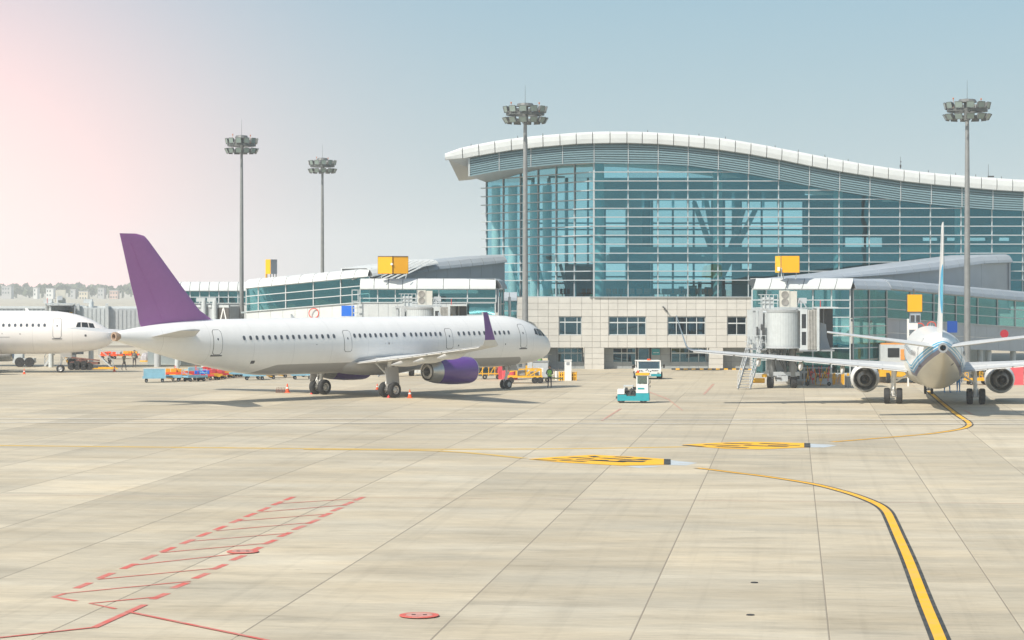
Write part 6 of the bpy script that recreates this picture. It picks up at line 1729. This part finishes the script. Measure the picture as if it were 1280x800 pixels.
# belt loader and steps under the leftmost airliner
gx, gy = G(100, 463); t = thing('belt_loader', 'dark low loader with several wheels under the nose of the leftmost airliner', 'belt loader', (gx, gy+1.5, 0))
m = MB(); m.box(-1.2,1.6,-.6,.6,.55,.8); m.box(-.6,.4,-.5,.5,.8,1.05); m.bar((-1.1,-.3,1.25),(1.7,-.3,.95),.5,.12); m.build('chassis', [mat('rusty_steel', (.20,.09,.07), .8)], t)
for x in (-1.0,-.45,.2,.75): 
    m = MB(); r = .38 if abs(x) > .5 else .46; m.lathe([(-.12,r*.3),(-.12,r),(.12,r),(.12,r*.3)], 'y', (x,-.62,r), 18); m.lathe([(-.1,r*.3),(-.08,.01)], 'y', (x,-.62,r), 10); m.build('wheel', [M_black], t)
m = MB(); m.box(1.6,3.4,-.5,-.4,.15,.3); m.bar((-.9,-.6,.15),(3.6,-.6,.15),.1,.12); m.build('towbar', [M_yelp], t)
m = MB()
for k in range(6): m.bar((1.75+k*.22,-.3,1.35-k*.2),(1.75+k*.22,.3,1.35-k*.2),.14,.04)
for y in (-.3,.3): m.bar((1.6,y,1.45),(3.0,y,.15),.05,.12); m.tube([(1.6,y,2.1),(3.0,y,.95)],.025,6); m.tube([(1.6,y,1.5),(1.6,y,2.1)],.025,6); m.tube([(3.0,y,.15),(3.0,y,.95)],.025,6)
m.build('access_steps', [M_offw], t)
gx, gy = gp(33, 458.5); t = thing('tug', 'low dark tug whose two large wheels show beside the white engine at far left', 'tug', (gx, gy, 0))
m = MB(); m.box(-1.3,.9,-.6,.6,.4,.9); m.box(-1.2,-.3,-.5,.5,.9,1.4); m.build('body', [M_offw], t)
for x in (-.55,.45):
    m = MB(); r = .50; m.lathe([(-.15,r*.3),(-.15,r),(.15,r),(.15,r*.3)], 'y', (x,-.62,r), 18); m.lathe([(-.1,r*.3),(-.08,.01)], 'y', (x,-.65,r), 10); m.build('wheel', [M_black], t)
# covered cart train glimpsed at left beyond the tail cone
for k, (x, y, ld, lb) in enumerate(((147,440.5,M_offw,'pile of white sacks on a cart beyond the airliner tail cone'),(163,440,M_yelp,'yellow loaded cart beyond the airliner tail cone'),(136,440.8,M_orange,'orange cart at the left of the group beyond the tail cone'))): cart('load', lb, *gp(x, y+8), R(4), M_orange, ld)

# equipment by the nose of the purple-tailed airliner
def at(x, y): return G(x, y)
gx, gy = at(660, 479); t = thing('tow_train', 'yellow flat baggage trailer with low rails below the nose of the purple-tailed airliner', 'trailer', (gx, gy, 0), R(3))
m = MB(); m.box(-1.9,1.2,-.7,.7,.50,.66); m.build('deck', [M_yelp], t)
m = MB()
for x in (-1.8,-1.0,-.2,.5,1.1):
    for y in (-.65,.65): m.bar((x,y,.66),(x,y,1.25),.07)
for y in (-.65,.65): m.bar((-1.8,y,1.22),(1.1,y,1.22),.08); m.bar((-1.8,y,.95),(-.6,y,1.2),.06); m.bar((.1,y,.7),(1.1,y,1.2),.08)
m.build('side_rail', [M_yelp], t)
m = MB(); m.box(-.9,-.3,-.5,.5,.68,1.35); m.box(.2,.9,-.4,.4,.68,1.0); m.build('cargo_box', [M_grey], t)
for x in (.55,1.0,-1.5):
    m = MB(); r = .28; m.lathe([(-.1,r*.3),(-.1,r),(.1,r),(.1,r*.3)], 'y', (x,-.6,r), 16); m.lathe([(-.1,r*.3),(-.08,.01)], 'y', (x,-.6,r), 10); m.build('wheel', [M_black], t)
m = MB(); m.bar((1.2,0,.45),(3.0,0,.4),.12); m.build('towbar', [mat('olive_steel', (.12,.13,.06), .6)], t)
gx, gy = at(664, 472); t = thing('loading_platform', 'cream and yellow belt platform standing right of the nose wheel', 'platform', (gx, gy, 0))
m = MB(); m.box(-.2,1.5,-.6,.6,1.1,1.75); m.build('housing', [mat('cream_paint', (.68,.62,.42), .6, var=.1)], t); m = MB(); m.box(-.5,1.6,-.65,.65,.75,1.08); m.bar((-.6,-.6,.2),(.3,-.6,.9),.2); m.bar((1.4,-.6,.1),(1.2,-.6,.9),.15); m.build('yellow_frame', [M_yelp], t)
m = MB(); m.box(-.35,.1,-.68,-.3,.2,2.6); m.build('white_column', [M_offw], t); m = MB(); m.box(.05,1.2,-.5,.5,.1,.74); m.build('motor_box', [M_dark], t)
gx, gy = at(676, 477.5); t = thing('ground_power_unit', 'grey steel box unit on wheels under the nose, left of the standing worker', 'power unit', (gx, gy, 0), R(-5))
m = MB(); m.box(-.65,.65,-.5,.5,.4,1.75); m.build('housing', [M_lgrey], t); m = MB(); m.box(-.70,.70,-.55,.55,1.75,1.85); m.box(-.8,1.0,-.5,.5,.28,.4); m.build('lid', [M_grey], t); m = MB(); m.box(-.2,.25,-.51,-.502,.9,1.25); m.build('label_plate', [M_white], t)
for x in (-.5,.6): 
    m = MB(); r = .2; m.lathe([(-.08,r*.3),(-.08,r),(.08,r),(.08,r*.3)], 'y', (x,-.5,r), 14); m.build('wheel', [M_black], t)
for k, (x, y, w_2, hh, lb) in enumerate(((641,474,.85,2.9,'tall pink-red tarpaulin-covered stack by the nose wheel'),(633.5,475,.75,2.3,'lower red covered stack left of the nose wheel'),(626,474,.6,2.0,'smallest red covered stack beside the yellow racks'))):
    gx, gy = at(x, y); m = MB(); a = w_2
    m.loft([[(-a/2,-.5,0),(a/2,-.5,0),(a/2,.5,0),(-a/2,.5,0)],[(-a/2-.02,-.52,hh*.45),(a/2+.02,-.5,hh*.4),(a/2,.5,hh*.45),(-a/2,.5,hh*.4)],[(-a/2+.12,-.42,hh*.96),(a/2-.04,-.4,hh),(a/2-.05,.4,hh*.95),(-a/2+.1,.4,hh*.9)]])
    o = m.build('covered_stack', [M_coral]); o.location = (gx, gy, 0); o.rotation_euler = (0,0,.1*k); tag(o, lb, 'covered stack', 'red covered stacks')
gx, gy = at(606, 474); t = thing('equipment_rack', 'row of yellow and grey steel racks beneath the forward fuselage', 'rack', (gx, gy, 0))
m = MB()
for k in range(6): m.bar((-1.3+k*.55,-.4,.3),(-1.3+k*.55,-.4,1.9),.07); m.bar((-1.3+k*.55,.4,.3),(-1.3+k*.55,.4,1.9),.07)
for z in (.5,1.15,1.8): m.bar((-1.3,-.4,z),(1.5,-.4,z),.08); m.bar((-1.3,.4,z),(1.5,.4,z),.08)
for k in range(3): m.bar((-1.3+k*.9,-.4,.5),(-.6+k*.9,-.4,1.8),.06)
m.build('rack_frame', [M_yelp], t)
m = MB()
for k in range(4): m.box(-1.1+k*.66,-.65+k*.66,-.3,.3,1.0,1.55)
m.build('stored_case', [M_lgrey], t)
for x in (-1.1,0,1.2):
    m = MB(); r = .22; m.lathe([(-.06,r*.3),(-.06,r),(.06,r),(.06,r*.3)], 'y', (x,-.45,r), 14); m.build('castor', [M_black], t)
# white cabinet with yellow guards
gx, gy = at(710, 475.6); t = thing('utility_cabinet', 'tall white cabinet with a flat cap standing between yellow guard rails', 'cabinet', (gx, gy, 0))
m = MB(); m.box(-.30,.30,-.25,.25,0,1.75); m.build('cabinet_body', [M_white], t); m = MB(); m.box(-.35,.35,-.3,.3,1.75,1.83); m.build('cap', [M_white], t)
m = MB(); m.box(-.14,.14,-.258,-.252,1.35,1.62); m.build('dark_notice', [M_grey], t)
for s, q in ((-1,-.56),(1,.52)):
    t2 = thing('guard_rail', 'yellow guard rail just %s of the tall white cabinet' % ('left' if s < 0 else 'right'), 'guard rail', (gx+q, gy, 0), 0, 'yellow guard rails')
    m = MB()
    for x in (-.2,0,.2): m.cyl((x,0,0),(x,0,.78),.06,n=8)
    m.bar((-.24,0,.6),(.24,0,.6),.08); m.bar((-.24,0,.35),(.24,0,.35),.08); m.build('rail_post', [M_yelp], t2)
    m = MB()
    for x in (-.1,.1): m.cyl((x,.1,0),(x,.1,.7),.05,n=8)
    m.build('dark_post', [M_black], t2)
gx, gy = at(695.5, 475); t = thing('white_standpipe', 'slim white post with a dark head right of the standing worker', 'standpipe', (gx, gy, 0))
m = MB(); m.cyl((0,0,0),(0,0,.8),.10,n=12); m.build('post', [M_white], t); m = MB(); m.cyl((0,0,.8),(0,0,.98),.09,n=10); m.cbox((.02,0,.95),(.36,.14,.1)); m.build('valve_head', [M_dark], t)
# clutter below the right jet bridge and the right airliner
def clutter(name, label, cat, x, y, w, h, cols, n, seed):
    gx, gy = at(x, y); t = thing(name, label, cat, (gx, gy, 0)); random.seed(seed)
    for k, (c, nm) in enumerate(cols):
        m = MB()
        for i in range(n):
            a = random.uniform(-w/2, w/2); b = random.uniform(-.5,.5); z0 = random.uniform(0,h*.5); z1 = random.uniform(h*.5,h)
            m.tube([(a,b,z0),(a+random.uniform(-.3,.3),b,z1)], .035, 6)
            if i % 2: m.cbox((a,b,(z0+z1)/2), (random.uniform(.1,.3),.15,random.uniform(.1,.25)))
        m.build(nm, [c], t)
    return t
t = clutter('hose_cart', 'tangled red and orange hoses on a cart under the left wing of the striped airliner', 'hose cart', 1022, 482, 1.9, 1.7, ((M_red,'red_hose'),(M_yelp,'orange_fitting'),(M_dark,'dark_hose')), 8, 5)
m = MB(); m.box(-1.2,1.2,-.4,.4,1.45,1.5)
for x in (-1.15,1.1):
    for y in (-.35,.35): m.box(x,x+.06,y,y+.06,0,1.45)
m.box(-.1,1.1,-.4,.4,.15,.6); m.build('cart_frame', [M_lgrey], t)
for x in (-.9,.9): 
    m = MB(); r = .16; m.lathe([(-.05,r*.3),(-.05,r),(.05,r),(.05,r*.3)], 'y', (x,-.42,r), 12); m.build('wheel', [M_black], t)
gx, gy = at(1000, 481); t = thing('generator_cart', 'low grey generator box on wheels under the hood of the right jet bridge', 'generator', (gx, gy, 0))
m = MB(); m.box(-.75,.75,-.5,.5,.35,1.15); m.build('housing', [M_lgrey], t); m = MB(); m.box(-.6,-.1,-.51,-.502,.5,1.0); m.box(.1,.6,-.51,-.502,.5,1.0); m.build('vent_grille', [M_dark], t)
for x in (-.5,.5):
    m = MB(); r = .2; m.lathe([(-.07,r*.3),(-.07,r),(.07,r),(.07,r*.3)], 'y', (x,-.45,r), 14); m.build('wheel', [M_black], t)
clutter('pipe_rack', 'jumble of grey and yellow pipework right of the hose cart', 'pipe rack', 1043, 480.5, 1.3, 1.3, ((M_lgrey,'grey_pipe'),(M_yelp,'yellow_pipe')), 6, 8)
person('worker in a yellow-green vest standing by the wheels of the right jet bridge', 1007, 483.5, R(30), M_vest, M_navy, 'stand', 1.72) if False else None
gx, gy = at(1060, 484); t = thing('metal_drum', 'upright silver drum standing left of the left engine of the striped airliner', 'drum', (gx, gy, 0)); m = MB(); m.cyl((0,0,0),(0,0,.85),.25,n=18); m.build('drum_body', [M_galv], t, smooth=35); m = MB(); m.cyl((0,0,.85),(0,0,.92),.27,n=18); m.build('drum_lid', [M_offw], t)
# service vehicle and carts behind the right airliner
gx, gy = at(1135, 480); t = thing('catering_truck', 'white service vehicle half hidden behind the left wing root of the striped airliner', 'truck', (gx, gy+3, 0))
m = MB(); m.box(-2.0,1.4,-1.0,1.0,1.75,3.3); m.build('body', [M_offw], t); m = MB(); m.box(-2.1,1.5,-1.1,1.1,.55,1.75); m.build('yellow_chassis', [M_yelp], t)
m = MB(); m.box(-1.4,-.4,-1.02,-.98,2.2,3.0); m.build('side_window', [M_cpitw], t); m = MB(); m.box(-1.9,1.2,-1.0,1.0,3.3,3.42); m.box(-.3,.6,-1.06,-.98,2.0,2.9); m.build('orange_edge', [mat('orange_trim', (.75,.32,.08), .5)], t)
for x in (-1.4,.9): vwheel(t, x, -1.0, .45, .3)
for k, (x, y, lb) in enumerate(((1222,481,'yellow cart behind the right main wheels of the striped airliner'),(1240,480,'second yellow cart farther right behind the right engine'))): cart('rail', lb, *at(x, y), R(4), M_yelp, M_yelp)
gx, gy = at(1270, 481); m = MB(); m.box(-.55,.55,-.4,.4,.35,2.0); o = m.build('red_container', [M_coral]); o.location = (gx, gy, -.345); tag(o, 'red upright container right of the right engine of the striped airliner', 'container')

# ------------------------------------------------------------------ people
def person(label, x, y, rz, top, legs, pose='stand', h=1.72, scale=1.0, z=0.0, gy_off=0, hat=None):
    gx, gy = G(x, y); t = thing('person', label, 'person', (gx, gy+gy_off, z), rz, 'ground crew')
    V = []; E = []; Rr = []
    def v(p, r, parent=None):
        V.append(p); Rr.append(r); i = len(V)-1
        if parent is not None: E.append((parent, i))
        return i
    st = .16 if pose == 'walk' else .0
    pel = v((0,0,.93), .135); wa_ = v((0,0,1.10), .125, pel); ch = v((0,.0,1.30), .155, wa_); nk0 = v((0,0,1.43), .10, ch); nk = v((0,-.01,1.50), .052, nk0)
    hd0 = v((0,-.015,1.57), .078, nk); hd1 = v((0,-.01,1.67), .088, hd0); v((0,0,1.73), .06, hd1); v((0,-.105,1.62), .014, hd0)
    for s in (-1,1):
        hip = v((s*.10,0,.88), .095, pel); kn = v((s*.12,-st*s,.50), .062, hip); an = v((s*.13,-st*1.2*s+.02,.09), .042, kn); toe = v((s*.14,-st*1.2*s-.14,.04), .036, an)
        sh_ = v((s*.19,0,1.40), .062, nk0)
        if pose == 'arms': el_ = v((s*.27,-.04,1.15), .043, sh_); wr_ = v((s*.17,-.24,1.08), .028, el_)
        else: el_ = v((s*.26,.03,1.13), .043, sh_); wr_ = v((s*.28,-.05,.88), .028, el_)
        pw = Vector(V[wr_]); dn = (pw-Vector(V[el_])).normalized()
        pm = v(tuple(pw+dn*.07), .030, wr_)
        for k in range(4): v(tuple(pw+dn*(.15-.01*abs(k-1.5))+Vector((0,(k-1.5)*.022,0))), .008, pm)
        v(tuple(pw+dn*.08+Vector((-s*.05,-.03,0))), .009, wr_)
    me = bpy.data.meshes.new('body'); me.from_pydata(V, E, []); me.materials.append(legs)
    o = bpy.data.objects.new('body', me); COL.objects.link(o); o.parent = t
    md = o.modifiers.new('skin', 'SKIN')
    for i, r in enumerate(Rr): me.skin_vertices[0].data[i].radius = (r, r*.85 if i in (wa_, ch) else r)
    me.skin_vertices[0].data[0].use_root = True
    sb = o.modifiers.new('sub', 'SUBSURF'); sb.levels = 1; sb.render_levels = 1
    # skin shows at head and hands: a second thin layer of flesh on the head
    m = MB(); m.lathe([(1.50,.05),(1.53,.075),(1.58,.096),(1.64,.105),(1.70,.098),(1.75,.06),(1.765,.01)], 'z', (0,-.01,0), 14); m.add([(-.018,-.11,1.60),(.018,-.11,1.60),(0,-.14,1.605),(0,-.105,1.65)], [(0,1,2),(0,2,3),(1,3,2)]); 
    for s in (-1,1): m.cbox((s*.107,0,1.62),(.02,.04,.06))
    m.build('face', [M_skin], t, smooth=60)
    m = MB(); m.lathe([(1.66,.112),(1.72,.106),(1.77,.06),(1.78,.01)], 'z', (0,.005,0), 14); m.build('hair', [hat or M_hair], t, smooth=60)
    m = MB(); m.loft([[( .19*math.cos(a)*w_1, .135*math.sin(a)*w_1, zz) for a in [2*PI*k/16 for k in range(16)]] for zz, w_1 in ((.92,.98),(1.05,.95),(1.25,1.06),(1.38,1.02),(1.45,.62))], True, True); vo = m.build('vest', [top], t, smooth=60)
    m = MB(); m.lathe([(1.06,.955),(1.11,.965)], 'z', n=16); 
    m.v = [(p[0]*.195, p[1]*.14, p[2]) for p in m.v]; m.build('reflective_band', [mat('silver_band', (.6,.6,.55), .4)], vo)
    t.scale = (scale*h/1.76,)*3
    return t
person('worker in yellow-green vest standing just right of the nose of the purple-tailed airliner', 687, 484.5, R(-10), M_vest, M_navy, 'arms', 1.78)
person('worker in a yellow-green vest seen between the carts under the nose', 674.5, 476, R(20), M_vest, M_navy, 'stand', 1.72, z=.62, gy_off=1.5)
person('leftmost of three workers in dark clothes at left, beside the access steps', 137, 461.5, R(60), M_darkc, M_darkc, 'stand', 1.62, hat=M_hair)
person('middle worker of the three at left, walking in dark clothes', 155, 463, R(80), mat('khaki_vest', (.25,.22,.10), .8), M_darkc, 'walk', 1.62)
person('rightmost of the three workers at left, in a dark jacket and pale bib', 168, 459.5, R(0), mat('dark_bib', (.16,.15,.12), .8), M_darkc, 'arms', 1.78)
person('worker in blue overalls whose legs show below the tail of the striped airliner', 1184, 491, R(30), M_bluc, M_bluc, 'walk', 1.72)
person('second worker in blue overalls, right of the other below the striped airliner', 1198, 490.5, R(-20), M_bluc, M_bluc, 'walk', 1.72)

# ------------------------------------------------------------------ far landscape at the left
def tree_clump(x0, x1, d, y_top, seed):
    random.seed(seed); m = MB()
    X0, X1 = PX(x0,d), PX(x1,d); X = X0
    while X < X1:
        hgt = PZ(y_top, d)*random.uniform(.65,1.15); w = random.uniform(9,18)
        for k in range(70):
            a, b = random.uniform(0,2*PI), random.uniform(-.2,1); rr = w*.5*math.sqrt(max(.1,1-b*b))*random.uniform(.6,1)
            c = Vector((X+rr*math.cos(a), d+rr*math.sin(a), hgt*.5+b*hgt*.45)); s = random.uniform(1.0,2.1)
            n = Vector((random.uniform(-1,1),random.uniform(-1,1),random.uniform(-.4,1))).normalized(); u1 = n.orthogonal().normalized()*s; u2 = n.cross(u1)
            m.add([c-u1-u2*.5, c+u1*.8-u2*.7, c+u1+u2*.6, c-u1*.6+u2], [(0,1,2,3)])
        m.cyl((X,d,0),(X,d,hgt*.6),.9,.5,6)
        X += random.uniform(5,12)
    o = m.build('tree_belt', [mat('dusty_foliage', (.09,.11,.06), .9, var=.3, scale=.1)]); o['kind'] = 'stuff'; return o
tree_clump(-150, 330, 1900, 357, 4); tree_clump(-150, 420, 2150, 355.5, 9)
M_bld = [mat('far_wall_%s' % n, c, .8, var=.05) for n, c in (('cream',(.62,.55,.42)),('grey',(.42,.42,.42)),('pink',(.60,.42,.36)),('white',(.68,.68,.66)))]
for k, (x, w, yt, mi, lb) in enumerate(((44,5,360,3,'tiny pale far building left of the roof frame on the far bridge'),(104,11,364.5,0,'low cream far building right of the rooftop cooling unit'),(142,10,363.5,2,'low pinkish far building close to the purple fin'),(91,6,362,1,'grey far building beside the cream one'),(8,12,358,1,'broad grey far building at the left edge'),(62,9,361,3,'white far building behind the roof frame'),(126,8,360.5,1,'grey far building between the cream and pink ones'),(196,14,360,0,'cream far building above the corridor roof right of the fin'))):
    d = 1750; t = thing('far_building', lb, 'building', (PX(x,d), d, 0), 0, 'hazy buildings on the skyline'); hw = w*d/F/2; hh = PZ(yt,d)
    m = MB(); m.box(-hw,hw,0,9,0,hh); m.build('wall', [M_bld[mi]], t); m = MB(); m.box(-hw-.3,hw+.3,-.3,9.3,hh,hh+.5); m.build('roof', [M_bld[1]], t)
    m = MB()
    for i in range(max(1,int(hw))):
        for j in range(2): m.box(-hw+.6+i*2,-hw+1.6+i*2,-.05,-.01,hh-2.4-j*3,hh-1.1-j*3)
    m.build('window', [M_intd], t)

# ------------------------------------------------------------------ haze
m = MB(); m.box(-1200, 1200, -40, 2300, -2.0, 60)
hz_m = bpy.data.materials.new('haze_air'); hz_m.use_nodes = True; t_ = hz_m.node_tree; t_.nodes.clear()
ho = N(t_, 'ShaderNodeOutputMaterial'); pv = N(t_, 'ShaderNodeVolumePrincipled'); pv.inputs['Color'].default_value = (.91,.96,1.0,1); pv.inputs['Density'].default_value = 0.00030; pv.inputs['Anisotropy'].default_value = 0.0
t_.links.new(pv.outputs[0], ho.inputs['Volume'])
o = m.build('haze', [hz_m]); o['kind'] = 'stuff'
